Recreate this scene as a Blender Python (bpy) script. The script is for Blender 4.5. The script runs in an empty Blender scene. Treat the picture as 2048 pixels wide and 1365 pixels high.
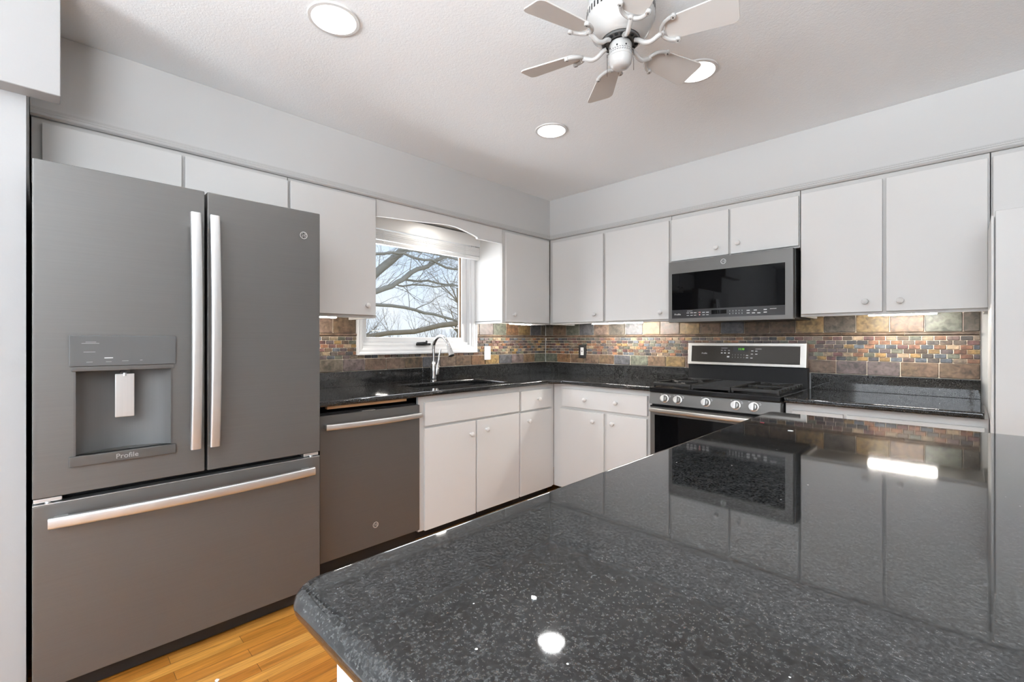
import bpy, bmesh, math, random
from mathutils import Vector, Matrix
random.seed(7)
SC = bpy.context.scene
COL = SC.collection
R = math.radians

# ------------------------------------------------------------------ camera
cam_d = bpy.data.cameras.new('camera'); cam = bpy.data.objects.new('camera', cam_d); COL.objects.link(cam)
cam.location = (2.924, -3.421, 1.2194); cam.rotation_euler = (R(90), 0, R(44.70))
cam_d.sensor_width = 36; cam_d.lens = 36*915.2/2048; cam_d.shift_y = -0.0004; cam_d.clip_start = 0.02
SC.camera = cam
SC.view_settings.view_transform = 'Standard'; SC.view_settings.look = 'None'
SC.view_settings.gamma = 1; SC.view_settings.use_curve_mapping = False
SC.view_settings.exposure = 0.34
try:
    SC.cycles.use_denoising = True
    SC.cycles.denoiser = 'OPENIMAGEDENOISE'
    SC.cycles.max_bounces = 10; SC.cycles.diffuse_bounces = 6; SC.cycles.glossy_bounces = 6
    SC.cycles.transparent_max_bounces = 12
    SC.cycles.sample_clamp_indirect = 6
    SC.cycles.caustics_reflective = False; SC.cycles.caustics_refractive = False
except Exception: pass

# ------------------------------------------------------------------ world: pale winter sky
W = bpy.data.worlds.new('sky'); SC.world = W; W.use_nodes = True
wn = W.node_tree.nodes; wl = W.node_tree.links; wn.clear()
wo = wn.new('ShaderNodeOutputWorld'); wb = wn.new('ShaderNodeBackground'); wt = wn.new('ShaderNodeTexCoord')
ws = wn.new('ShaderNodeSeparateXYZ'); wr = wn.new('ShaderNodeValToRGB'); wz = wn.new('ShaderNodeTexNoise'); wm = wn.new('ShaderNodeMix')
wm.data_type = 'RGBA'
wr.color_ramp.elements[0].position = 0.0; wr.color_ramp.elements[0].color = (0.74, 0.85, 0.97, 1)
wr.color_ramp.elements[1].position = 0.5; wr.color_ramp.elements[1].color = (0.40, 0.60, 0.90, 1)
wz.inputs['Scale'].default_value = 5; wz.inputs['Detail'].default_value = 4
wl.new(wt.outputs['Generated'], ws.inputs[0]); wl.new(ws.outputs['Z'], wr.inputs[0]); wl.new(wt.outputs['Generated'], wz.inputs['Vector'])
wq = wn.new('ShaderNodeMapRange'); wq.inputs[1].default_value = 0.45; wq.inputs[2].default_value = 0.75; wl.new(wz.outputs[0], wq.inputs[0]); wl.new(wq.outputs[0], wm.inputs[0]); wl.new(wr.outputs[0], wm.inputs[6]); wm.inputs[7].default_value = (0.88, 0.91, 0.95, 1)
wl.new(wm.outputs[2], wb.inputs[0]); wb.inputs[1].default_value = 0.95; wl.new(wb.outputs[0], wo.inputs[0])

# ------------------------------------------------------------------ fill, daylight and ceiling light levels
FILL_REAR = 40.0       # added fill from behind the camera, standing in for unseen daylight
DAY_SINK = 12.0        # daylight entering by the sink window
CAN_SPOT = 4.0       # each recessed ceiling lamp
LED_STRENGTH = 250.0   # under cabinet strips
def area(name, loc, rot, sx, sy, power, color=(1, 1, 1), spread=180):
    d = bpy.data.lights.new(name, 'AREA'); d.shape = 'RECTANGLE'; d.size = sx; d.size_y = sy; d.energy = power; d.color = color; d.spread = R(spread)
    o = bpy.data.objects.new(name, d); o.location = loc; o.rotation_euler = rot; COL.objects.link(o); return o
COOL = (0.90, 0.95, 1.0)
area('daylight_fill_rear', (3.0, -6.22, 1.66), (R(90), 0, 0), 2.85, 1.35, FILL_REAR, COOL)  # added fill lamps, set at the guessed rear and side windows
area('daylight_fill_side', (4.72, -4.9, 1.45), (R(90), 0, R(90)), 1.7, 1.4, FILL_REAR*0.5, COOL)
# added fill aimed upward to brighten the ceiling and even the room
area('ceiling_fill_rear', (3.0, -6.20, 1.55), (R(140), 0, 0), 2.8, 1.1, FILL_REAR*6.0, COOL, 100)
area('ceiling_fill_side', (4.72, -4.9, 1.30), (R(140), 0, R(90)), 1.6, 1.0, FILL_REAR*3.0, COOL, 100)
area('daylight_sink', (-0.20, -1.44, 1.60), (R(90), 0, R(-90)), 0.9, 0.65, DAY_SINK, (0.93, 0.96, 1.0))

# ------------------------------------------------------------------ materials
def lin(c):
    return tuple(((x/255)/12.92 if x/255 <= 0.04045 else ((x/255+0.055)/1.055)**2.4) for x in c)
def base_mat(name):
    m = bpy.data.materials.new(name); m.use_nodes = True
    n = m.node_tree.nodes; b = n['Principled BSDF']; return m, n, m.node_tree.links, b
def simple(name, col, rough=0.5, metal=0.0, noise=0.0, nscale=8, bump=0.0, bscale=60, ior=1.5, coat=0.0):
    m, n, l, b = base_mat(name)
    b.inputs['Roughness'].default_value = rough; b.inputs['Metallic'].default_value = metal; b.inputs['IOR'].default_value = ior
    b.inputs['Coat Weight'].default_value = coat; b.inputs['Coat Roughness'].default_value = 0.05
    tc = n.new('ShaderNodeTexCoord')
    if noise > 0:
        t = n.new('ShaderNodeTexNoise'); t.inputs['Scale'].default_value = nscale; t.inputs['Detail'].default_value = 5
        l.new(tc.outputs['Object'], t.inputs['Vector'])
        mx = n.new('ShaderNodeMix'); mx.data_type = 'RGBA'
        mx.inputs[6].default_value = (*[c*(1-noise) for c in col], 1); mx.inputs[7].default_value = (*[min(1, c*(1+noise)) for c in col], 1)
        l.new(t.outputs[0], mx.inputs[0]); l.new(mx.outputs[2], b.inputs['Base Color'])
    else:
        b.inputs['Base Color'].default_value = (*col, 1)
    if bump > 0:
        t2 = n.new('ShaderNodeTexNoise'); t2.inputs['Scale'].default_value = bscale; t2.inputs['Detail'].default_value = 4
        l.new(tc.outputs['Object'], t2.inputs['Vector'])
        bp = n.new('ShaderNodeBump'); bp.inputs['Strength'].default_value = bump; bp.inputs['Distance'].default_value = 0.004
        l.new(t2.outputs[0], bp.inputs['Height']); l.new(bp.outputs[0], b.inputs['Normal'])
    return m
def emit(name, col, strength):
    m = bpy.data.materials.new(name); m.use_nodes = True; n = m.node_tree.nodes; n.clear()
    o = n.new('ShaderNodeOutputMaterial'); e = n.new('ShaderNodeEmission'); e.inputs[0].default_value = (*col, 1); e.inputs[1].default_value = strength
    m.node_tree.links.new(e.outputs[0], o.inputs[0]); return m
def brushed(name, col, rough, axis, amount=0.12, metal=1.0):
    """metal with fine brushing streaks along one axis"""
    m, n, l, b = base_mat(name)
    tc = n.new('ShaderNodeTexCoord'); mp = n.new('ShaderNodeMapping')
    sc = [260, 260, 260]; sc[axis] = 4; mp.inputs['Scale'].default_value = sc
    t = n.new('ShaderNodeTexNoise'); t.inputs['Scale'].default_value = 1; t.inputs['Detail'].default_value = 3
    l.new(tc.outputs['Object'], mp.inputs[0]); l.new(mp.outputs[0], t.inputs['Vector'])
    r = n.new('ShaderNodeMapRange'); r.inputs[3].default_value = rough-amount/2; r.inputs[4].default_value = rough+amount/2
    l.new(t.outputs[0], r.inputs[0]); l.new(r.outputs[0], b.inputs['Roughness'])
    mx = n.new('ShaderNodeMix'); mx.data_type = 'RGBA'
    mx.inputs[6].default_value = (*[c*0.93 for c in col], 1); mx.inputs[7].default_value = (*[min(1, c*1.07) for c in col], 1)
    l.new(t.outputs[0], mx.inputs[0]); l.new(mx.outputs[2], b.inputs['Base Color']); b.inputs['Metallic'].default_value = metal
    return m

M = {}
M['cabinet'] = simple('white_cabinet_paint', (0.675, 0.667, 0.652), 0.38, noise=0.02, nscale=2, bump=0.03, bscale=25)
M['stile'] = simple('greyer_white_frame_paint', (0.58, 0.572, 0.555), 0.45, noise=0.04, nscale=12)  # greyer than the doors, for wall cabinet face frames
M['trimwhite'] = simple('white_trim_paint', (0.82, 0.82, 0.82), 0.35, noise=0.01)
M['wall'] = simple('pale_grey_wall_paint', (0.56, 0.558, 0.55), 0.55, noise=0.015, nscale=1.5, bump=0.06, bscale=140)
M['mould'] = simple('greige_moulding_paint', (0.50, 0.495, 0.485), 0.45, noise=0.02)
M['rearwall'] = simple('mid_grey_wall_paint', (0.26, 0.265, 0.27), 0.6, noise=0.015)  # unseen wall; dark tone picked so the island edge reflects less
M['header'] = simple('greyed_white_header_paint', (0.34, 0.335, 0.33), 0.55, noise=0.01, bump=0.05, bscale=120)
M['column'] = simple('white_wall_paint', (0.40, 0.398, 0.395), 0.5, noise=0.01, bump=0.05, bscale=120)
M['black'] = simple('black_plastic', (0.008, 0.008, 0.009), 0.5)
M['blackgloss'] = simple('black_enamel', (0.006, 0.006, 0.0065), 0.2, ior=1.4)
M['glassblack'] = simple('black_oven_glass', (0.003, 0.003, 0.0034), 0.03, ior=1.3)
M['iron'] = simple('cast_iron', (0.012, 0.0115, 0.011), 0.42, noise=0.3, nscale=40, bump=0.3, bscale=300)
M['slate'] = brushed('slate_finish_metal', (0.162, 0.157, 0.150), 0.46, 1, 0.08, metal=0.75)
M['slatedark'] = brushed('slate_trim_metal', (0.13, 0.125, 0.12), 0.40, 1, 0.08, metal=0.7)
M['panelglass'] = simple('smoked_grey_panel_glass', (0.045, 0.045, 0.047), 0.10)
M['dispglass'] = simple('grey_dispenser_glass', (0.10, 0.10, 0.10), 0.08)
M['steel'] = brushed('brushed_stainless', (0.75, 0.75, 0.75), 0.40, 1, 0.02)
M['steelv'] = brushed('brushed_stainless_upright', (0.75, 0.75, 0.75), 0.40, 2, 0.02)
M['steelx'] = brushed('brushed_stainless_across', (0.60, 0.575, 0.535), 0.34, 0, 0.02)
M['chrome'] = simple('chrome', (0.82, 0.82, 0.82), 0.09, 1.0)
M['whiteplastic'] = simple('white_plastic', (0.82, 0.82, 0.81), 0.35)
M['print'] = simple('pale_printing', (0.62, 0.62, 0.62), 0.5)
M['printred'] = simple('pink_printing', (0.75, 0.32, 0.32), 0.5)
M['fan'] = simple('cream_white_enamel', (0.52, 0.51, 0.495), 0.22, coat=0.3)
M['fanblade'] = simple('cream_blade_paint', (0.66, 0.64, 0.615), 0.32)
M['wood_strip'] = simple('raw_pine', lin((205, 165, 120)), 0.6, noise=0.2, nscale=20)
M['green'] = emit('green_clock_digits', (0.28, 1.0, 0.06), 1.1)
M['led'] = emit('cool_white_led', (1.0, 0.95, 0.87), LED_STRENGTH)
M['lamp'] = emit('recessed_lamp_glow', (1.0, 0.98, 0.96), 3.5)
M['can'] = simple('white_lamp_baffle', (0.66, 0.655, 0.64), 0.4)
M['knobmetal'] = brushed('brushed_knob_metal', (0.78, 0.77, 0.75), 0.34, 2, 0.02)
M['bark'] = simple('grey_brown_bark', lin((178, 166, 148)), 0.9, noise=0.25, nscale=6, bump=0.6, bscale=30)
M['barktan'] = simple('tan_twig_bark', lin((172, 152, 126)), 0.9, noise=0.25, nscale=6)
M['grassmat'] = simple('dormant_lawn', lin((150, 140, 105)), 0.95, noise=0.25, nscale=3)
M['carpet'] = simple('pale_bounce_carpet', (0.58, 0.58, 0.585), 0.95, noise=0.05, nscale=90, bump=0.5, bscale=400)
M['debris'] = simple('paint_flake', (0.8, 0.79, 0.77), 0.6)
M['reddebris'] = simple('dark_red_flake', (0.25, 0.03, 0.04), 0.6)

def ceiling_mat():
    m, n, l, b = base_mat('textured_ceiling_paint')
    b.inputs['Base Color'].default_value = (0.86, 0.885, 0.90, 1); b.inputs['Roughness'].default_value = 0.8
    tc = n.new('ShaderNodeTexCoord')
    a = n.new('ShaderNodeTexNoise'); a.inputs['Scale'].default_value = 85; a.inputs['Detail'].default_value = 5; a.inputs['Distortion'].default_value = 1.2
    v = n.new('ShaderNodeTexNoise'); v.inputs['Scale'].default_value = 110; v.inputs['Detail'].default_value = 3
    l.new(tc.outputs['Object'], a.inputs['Vector']); l.new(tc.outputs['Object'], v.inputs['Vector'])
    ad = n.new('ShaderNodeMath'); ad.operation = 'MULTIPLY_ADD'; ad.inputs[1].default_value = 0.4
    l.new(v.outputs[0], ad.inputs[0]); l.new(a.outputs[0], ad.inputs[2])
    bp = n.new('ShaderNodeBump'); bp.inputs['Strength'].default_value = 0.2; bp.inputs['Distance'].default_value = 0.006
    l.new(ad.outputs[0], bp.inputs['Height']); l.new(bp.outputs[0], b.inputs['Normal']); return m
M['ceiling'] = ceiling_mat()

def granite(name, flecks=True):
    m, n, l, b = base_mat(name)
    tc = n.new('ShaderNodeTexCoord')
    a = n.new('ShaderNodeTexNoise'); a.inputs['Scale'].default_value = 300; a.inputs['Detail'].default_value = 3; a.inputs['Roughness'].default_value = 0.7
    c = n.new('ShaderNodeTexNoise'); c.inputs['Scale'].default_value = 45; c.inputs['Detail'].default_value = 3
    l.new(tc.outputs['Object'], a.inputs['Vector']); l.new(tc.outputs['Object'], c.inputs['Vector'])
    r = n.new('ShaderNodeValToRGB')
    e = r.color_ramp.elements; e[0].position = 0.42; e[0].color = (0.003, 0.003, 0.0033, 1); e[1].position = 0.73; e[1].color = (0.062, 0.062, 0.061, 1)
    l.new(a.outputs[0], r.inputs[0])
    r2 = n.new('ShaderNodeMapRange'); r2.inputs[1].default_value = 0.3; r2.inputs[2].default_value = 0.7; r2.inputs[3].default_value = 0.7; r2.inputs[4].default_value = 1.25
    l.new(c.outputs[0], r2.inputs[0])
    mu = n.new('ShaderNodeMix'); mu.data_type = 'RGBA'; mu.blend_type = 'MULTIPLY'; mu.inputs[0].default_value = 1
    l.new(r.outputs[0], mu.inputs[6]); l.new(r2.outputs[0], mu.inputs[7])
    v = n.new('ShaderNodeTexVoronoi'); v.inputs['Scale'].default_value = 75; l.new(tc.outputs['Object'], v.inputs['Vector'])
    d = n.new('ShaderNodeMath'); d.operation = 'LESS_THAN'; d.inputs[1].default_value = 0.10
    l.new(v.outputs['Distance'], d.inputs[0])
    # only a few of the cells carry a pale mineral fleck
    sx = n.new('ShaderNodeSeparateColor'); l.new(v.outputs['Color'], sx.inputs[0])
    g = n.new('ShaderNodeMath'); g.operation = 'GREATER_THAN'; g.inputs[1].default_value = 0.972; l.new(sx.outputs[0], g.inputs[0])
    pm = n.new('ShaderNodeMath'); pm.operation = 'MULTIPLY'; l.new(d.outputs[0], pm.inputs[0]); l.new(g.outputs[0], pm.inputs[1])
    fx = n.new('ShaderNodeMix'); fx.data_type = 'RGBA'; l.new(pm.outputs[0], fx.inputs[0]); l.new(mu.outputs[2], fx.inputs[6]); fx.inputs[7].default_value = (0.55, 0.55, 0.53, 1)
    l.new(fx.outputs[2], b.inputs['Base Color'])
    b.inputs['IOR'].default_value = 1.62
    b.inputs['Roughness'].default_value = 0.04
    return m
M['granite'] = granite('black_granite')

def oak():
    m, n, l, b = base_mat('oak_strip_floor')
    tc = n.new('ShaderNodeTexCoord'); mp = n.new('ShaderNodeMapping'); mp.inputs['Rotation'].default_value = (0, 0, R(90))
    l.new(tc.outputs['Object'], mp.inputs[0])
    br = n.new('ShaderNodeTexBrick'); br.offset = 0.37; br.offset_frequency = 2; br.squash = 1
    br.inputs['Scale'].default_value = 1; br.inputs['Brick Width'].default_value = 0.62; br.inputs['Row Height'].default_value = 0.057
    br.inputs['Mortar Size'].default_value = 0.0009; br.inputs['Mortar Smooth'].default_value = 0.3; br.inputs['Bias'].default_value = 0
    br.inputs['Color1'].default_value = (0, 0, 0, 1); br.inputs['Color2'].default_value = (1, 1, 1, 1); br.inputs['Mortar'].default_value = (0.5, 0.5, 0.5, 1)
    l.new(mp.outputs[0], br.inputs['Vector'])
    ramp = n.new('ShaderNodeValToRGB'); e = ramp.color_ramp.elements
    e[0].position = 0; e[0].color = (*lin((142, 84, 28)), 1); e[1].position = 1; e[1].color = (*lin((198, 140, 66)), 1)
    ee = e.new(0.5); ee.color = (*lin((172, 110, 42)), 1)
    l.new(br.outputs['Color'], ramp.inputs[0])
    mp2 = n.new('ShaderNodeMapping'); mp2.inputs['Scale'].default_value = (55, 3.2, 55); l.new(tc.outputs['Object'], mp2.inputs[0])
    g = n.new('ShaderNodeTexNoise'); g.inputs['Scale'].default_value = 1; g.inputs['Detail'].default_value = 6; g.inputs['Distortion'].default_value = 1.6; l.new(mp2.outputs[0], g.inputs['Vector'])
    gr = n.new('ShaderNodeMapRange'); gr.inputs[1].default_value = 0.3; gr.inputs[2].default_value = 0.7; gr.inputs[3].default_value = 0.62; gr.inputs[4].default_value = 1.12; l.new(g.outputs[0], gr.inputs[0])
    mu = n.new('ShaderNodeMix'); mu.data_type = 'RGBA'; mu.blend_type = 'MULTIPLY'; mu.inputs[0].default_value = 1
    l.new(ramp.outputs[0], mu.inputs[6]); l.new(gr.outputs[0], mu.inputs[7])
    sm = n.new('ShaderNodeMix'); sm.data_type = 'RGBA'; l.new(br.outputs['Fac'], sm.inputs[0]); l.new(mu.outputs[2], sm.inputs[6]); sm.inputs[7].default_value = (0.06, 0.025, 0.008, 1)
    l.new(sm.outputs[2], b.inputs['Base Color']); b.inputs['Roughness'].default_value = 0.28; return m
M['oak'] = oak()

def tile_mat():
    m, n, l, b = base_mat('tumbled_slate_tile')
    at = n.new('ShaderNodeAttribute'); at.attribute_name = 'tile_color'
    tc = n.new('ShaderNodeTexCoord')
    a = n.new('ShaderNodeTexNoise'); a.inputs['Scale'].default_value = 38; a.inputs['Detail'].default_value = 6; a.inputs['Distortion'].default_value = 0.5
    c = n.new('ShaderNodeTexNoise'); c.inputs['Scale'].default_value = 11; c.inputs['Detail'].default_value = 4
    l.new(tc.outputs['Object'], a.inputs['Vector']); l.new(tc.outputs['Object'], c.inputs['Vector'])
    r = n.new('ShaderNodeMapRange'); r.inputs[1].default_value = 0.3; r.inputs[2].default_value = 0.7; r.inputs[3].default_value = 0.28; r.inputs[4].default_value = 1.15; l.new(a.outputs[0], r.inputs[0])
    mu = n.new('ShaderNodeMix'); mu.data_type = 'RGBA'; mu.blend_type = 'MULTIPLY'; mu.inputs[0].default_value = 1
    l.new(at.outputs['Color'], mu.inputs[6]); l.new(r.outputs[0], mu.inputs[7])
    hs = n.new('ShaderNodeHueSaturation'); mr = n.new('ShaderNodeMapRange'); mr.inputs[3].default_value = 0.475; mr.inputs[4].default_value = 0.525
    l.new(c.outputs[0], mr.inputs[0]); l.new(mr.outputs[0], hs.inputs['Hue']); l.new(mu.outputs[2], hs.inputs['Color'])
    l.new(hs.outputs[0], b.inputs['Base Color']); b.inputs['Roughness'].default_value = 0.42
    bp = n.new('ShaderNodeBump'); bp.inputs['Strength'].default_value = 0.4; bp.inputs['Distance'].default_value = 0.004
    l.new(a.outputs[0], bp.inputs['Height']); l.new(bp.outputs[0], b.inputs['Normal']); return m
M['tile'] = tile_mat()
M['grout'] = simple('sandy_grout', lin((218, 204, 188)), 0.9, noise=0.08, nscale=60, bump=0.3, bscale=400)

def pane_mat():
    m = bpy.data.materials.new('window_glass'); m.use_nodes = True; n = m.node_tree.nodes; n.clear(); l = m.node_tree.links
    o = n.new('ShaderNodeOutputMaterial'); t = n.new('ShaderNodeBsdfTransparent'); g = n.new('ShaderNodeBsdfGlossy'); g.inputs['Roughness'].default_value = 0.0
    f = n.new('ShaderNodeFresnel'); f.inputs[0].default_value = 1.14; x = n.new('ShaderNodeMixShader')
    l.new(f.outputs[0], x.inputs[0]); l.new(t.outputs[0], x.inputs[1]); l.new(g.outputs[0], x.inputs[2]); l.new(x.outputs[0], o.inputs[0]); return m
M['pane'] = pane_mat()

# ------------------------------------------------------------------ mesh building helpers
def FA(s, d, z): return (d, s, z)          # along the window wall: s = y, d = distance off the wall
def FB(s, d, z): return (s, -d, z)         # along the range wall:  s = x, d = distance off the wall
class MB:
    def __init__(self): self.v = []; self.f = []; self.m = []; self.c = []
    def add(self, vs, fs, m=0, c=None):
        o = len(self.v); self.v += [tuple(x) for x in vs]
        for f in fs: self.f.append([i+o for i in f]); self.m.append(m); self.c.append(c)
    def bm(self, b, m=0):
        b.verts.index_update(); self.add([v.co[:] for v in b.verts], [[v.index for v in f.verts] for f in b.faces], m); b.free()
    def box(self, x0, x1, y0, y1, z0, z1, r=0.0, seg=2, m=0):
        b = bmesh.new(); bmesh.ops.create_cube(b, size=1)
        lo = (min(x0, x1), min(y0, y1), min(z0, z1)); hi = (max(x0, x1), max(y0, y1), max(z0, z1))
        for v in b.verts: v.co = Vector([(lo[i]+hi[i])/2+v.co[i]*(hi[i]-lo[i]) for i in range(3)])
        if r > 0: bmesh.ops.bevel(b, geom=b.edges[:], offset=min(r, 0.45*min(hi[i]-lo[i] for i in range(3))), segments=seg, affect='EDGES', profile=0.5)
        self.bm(b, m); return self
    def lbox(self, F, s0, s1, d0, d1, z0, z1, r=0.0, seg=2, m=0):
        a = F(s0, d0, z0); b = F(s1, d1, z1); return self.box(a[0], b[0], a[1], b[1], a[2], b[2], r, seg, m)
    def prism(self, pts, ext, r=0.0, seg=2, m=0):
        """pts: 3-D polygon, ext: extrusion vector"""
        b = bmesh.new(); vs = [b.verts.new(p) for p in pts]; f = b.faces.new(vs)
        q = bmesh.ops.extrude_face_region(b, geom=[f]); nv = [e for e in q['geom'] if isinstance(e, bmesh.types.BMVert)]
        bmesh.ops.translate(b, verts=nv, vec=Vector(ext)); bmesh.ops.recalc_face_normals(b, faces=b.faces[:])
        if r > 0:
            bmesh.ops.bevel(b, geom=[e for e in b.edges if e.calc_face_angle(0) > 0.6], offset=r, segments=seg, affect='EDGES')
        self.bm(b, m); return self
    def tube(self, pts, rad, n=10, m=0, cap=True, squash=None, up=None):
        """round (or squashed) tube along pts; rad number or list; squash=(a,b) section half sizes"""
        P = [Vector(p) for p in pts]; k = len(P)
        if not isinstance(rad, (list, tuple)): rad = [rad]*k
        T = []
        for i in range(k):
            t = (P[min(i+1, k-1)]-P[max(i-1, 0)]); T.append(t.normalized())
        u = Vector(up) if up else (Vector((0, 0, 1)) if abs(T[0].z) < 0.9 else Vector((1, 0, 0)))
        vs = []; fs = []
        for i in range(k):
            u = (u - T[i]*u.dot(T[i])).normalized(); w = T[i].cross(u)
            for j in range(n):
                a = 2*math.pi*j/n; ca, sa = math.cos(a), math.sin(a)
                if squash:
                    pw = 0.55; ca = math.copysign(abs(ca)**pw, ca)*squash[0]; sa = math.copysign(abs(sa)**pw, sa)*squash[1]
                vs.append(P[i]+(u*ca+w*sa)*rad[i])
        for i in range(k-1):
            for j in range(n):
                j2 = (j+1) % n; fs.append([i*n+j, i*n+j2, (i+1)*n+j2, (i+1)*n+j])
        if cap: fs.append(list(range(n))[::-1]); fs.append([(k-1)*n+j for j in range(n)])
        self.add(vs, fs, m); return self
    def lathe(self, prof, org, axis=(0, 0, 1), n=24, m=0):
        """prof: list of (radius, height along axis)"""
        ax = Vector(axis).normalized(); u = Vector((0, 0, 1)) if abs(ax.z) < 0.9 else Vector((1, 0, 0))
        u = (u-ax*u.dot(ax)).normalized(); w = ax.cross(u); O = Vector(org); vs = []; fs = []
        for r, h in prof:
            for j in range(n):
                a = 2*math.pi*j/n; vs.append(O+ax*h+(u*math.cos(a)+w*math.sin(a))*max(r, 1e-5))
        for i in range(len(prof)-1):
            for j in range(n):
                j2 = (j+1) % n; fs.append([i*n+j, i*n+j2, (i+1)*n+j2, (i+1)*n+j])
        if prof[0][0] > 1e-4: fs.append(list(range(n))[::-1])
        if prof[-1][0] > 1e-4: fs.append([(len(prof)-1)*n+j for j in range(n)])
        self.add(vs, fs, m); return self
    def ring(self, prof, org, axis=(0, 0, 1), n=32, m=0):
        """closed revolved section (torus-like)"""
        ax = Vector(axis).normalized(); u = Vector((0, 0, 1)) if abs(ax.z) < 0.9 else Vector((1, 0, 0))
        u = (u-ax*u.dot(ax)).normalized(); w = ax.cross(u); O = Vector(org); k = len(prof); vs = []; fs = []
        for j in range(n):
            a = 2*math.pi*j/n; e = u*math.cos(a)+w*math.sin(a)
            for r, h in prof: vs.append(O+ax*h+e*r)
        for j in range(n):
            for i in range(k):
                fs.append([j*k+i, j*k+(i+1) % k, ((j+1) % n)*k+(i+1) % k, ((j+1) % n)*k+i])
        self.add(vs, fs, m); return self
    def ringslab(self, o, i, F3, t0, t1, r=0.0, seg=2, m=0):
        """rectangular frame, o and i = (u0,u1,w0,w1) outer and inner outline"""
        O = [(o[0], o[2]), (o[1], o[2]), (o[1], o[3]), (o[0], o[3])]; I = [(i[0], i[2]), (i[1], i[2]), (i[1], i[3]), (i[0], i[3])]
        return self.slab([], [], None, F3, t0, t1, r, seg, m, [(O[k], O[(k+1) % 4], I[(k+1) % 4], I[k]) for k in range(4)])
    def rectslab(self, u0, u1, w0, w1, F3, t0, t1, r=0.0, seg=2, m=0, edge_ok=None):
        return self.slab([], [], None, F3, t0, t1, r, seg, m, [((u0, w0), (u1, w0), (u1, w1), (u0, w1))], edge_ok)
    def slab(self, us, ws, skip, F3, t0, t1, r=0.0, seg=3, m=0, tri=None, edge_ok=None):
        """plate with holes: grid cuts us x ws, cells for which skip(uc,wc) are left out; F3(u,w,t) places it"""
        b = bmesh.new(); V = {}
        def vv(u, w):
            k = (round(u, 5), round(w, 5))
            if k not in V: V[k] = b.verts.new((u, w, 0))
            return V[k]
        fs = []
        for i in range(len(us)-1):
            for j in range(len(ws)-1):
                if skip((us[i]+us[i+1])/2, (ws[j]+ws[j+1])/2): continue
                fs.append(b.faces.new([vv(us[i], ws[j]), vv(us[i+1], ws[j]), vv(us[i+1], ws[j+1]), vv(us[i], ws[j+1])]))
        for t in (tri or []): fs.append(b.faces.new([vv(*q) for q in t]))
        q = bmesh.ops.extrude_face_region(b, geom=fs); nv = [e for e in q['geom'] if isinstance(e, bmesh.types.BMVert)]
        bmesh.ops.translate(b, verts=nv, vec=(0, 0, 1))
        bmesh.ops.recalc_face_normals(b, faces=b.faces[:])
        if (Vector(F3(1, 0, 0))-Vector(F3(0, 0, 0))).cross(Vector(F3(0, 1, 0))-Vector(F3(0, 0, 0))).dot(Vector(F3(0, 0, t1))-Vector(F3(0, 0, t0))) < 0:
            bmesh.ops.reverse_faces(b, faces=b.faces[:])
        for v in b.verts: v.co = Vector(F3(v.co.x, v.co.y, t0 if v.co.z < 0.5 else t1))
        if r > 0:
            es = [e for e in b.edges if len(e.link_faces) == 2 and e.calc_face_angle(0) > 0.6 and (edge_ok is None or edge_ok(e.verts[0].co, e.verts[1].co))]
            bmesh.ops.bevel(b, geom=es, offset=r, segments=seg, affect='EDGES', profile=0.5)
        self.bm(b, m); return self
    def text(self, body, size, org, F, m=0, ext=0.0004, align='CENTER', shear=0.0):
        cu = bpy.data.curves.new('lettering_source', 'FONT'); cu.body = body; cu.size = size; cu.extrude = ext; cu.align_x = align; cu.align_y = 'CENTER'; cu.shear = shear
        cu.resolution_u = 3
        o = bpy.data.objects.new('lettering_source', cu); COL.objects.link(o)
        dg = bpy.context.evaluated_depsgraph_get(); me = bpy.data.meshes.new_from_object(o.evaluated_get(dg))
        o0 = Vector(org)
        def P(v): return o0+Vector((v[0], v[2], v[1])) * 1 if False else (o0[0]+F(v[0], v[2], v[1])[0], o0[1]+F(v[0], v[2], v[1])[1], o0[2]+F(v[0], v[2], v[1])[2])
        self.add([P(v.co) for v in me.vertices], [list(p.vertices) for p in me.polygons], m)
        bpy.data.objects.remove(o); bpy.data.curves.remove(cu); bpy.data.meshes.remove(me); return self

def root_of(o):
    while o.parent: o = o.parent
    return o
def tag(o, label=None, cat=None, group=None, kind=None):
    if label: o['label'] = label
    if cat: o['category'] = cat
    if group: o['group'] = group
    if kind: o['kind'] = kind
    return o
def thing(name, label, cat, loc=(0, 0, 0), group=None, kind=None):
    o = bpy.data.objects.new(name, None); o.empty_display_size = 0.05; COL.objects.link(o); o.location = loc
    return tag(o, label, cat, group, kind)
def obj(name, mb, mats, parent=None, label=None, smooth=32, cat=None, kind=None, group=None, color=False):
    if not isinstance(mats, (list, tuple)): mats = [mats]
    off = Vector(root_of(parent).location) if parent else Vector((0, 0, 0))
    me = bpy.data.meshes.new(name)
    me.from_pydata([Vector(v)-off for v in mb.v], [], mb.f)
    for x in mats: me.materials.append(M[x] if isinstance(x, str) else x)
    me.polygons.foreach_set('material_index', mb.m)
    if color:
        at = me.attributes.new('tile_color', 'FLOAT_COLOR', 'FACE')
        for i, c in enumerate(mb.c): at.data[i].color = (*(c or (0.5, 0.5, 0.5)), 1)
    me.validate(); me.update()
    if not color:
        b = bmesh.new(); b.from_mesh(me); bmesh.ops.recalc_face_normals(b, faces=b.faces[:]); b.to_mesh(me); b.free()
    if smooth:
        me.polygons.foreach_set('use_smooth', [True]*len(me.polygons)); me.set_sharp_from_angle(angle=R(smooth))
    o = bpy.data.objects.new(name, me); COL.objects.link(o)
    if smooth and len(me.polygons) < 4000:
        wnm = o.modifiers.new('weighted_normals', 'WEIGHTED_NORMAL'); wnm.keep_sharp = True; wnm.weight = 50
    if parent: o.parent = parent
    return tag(o, label, cat, group, kind)
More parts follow.
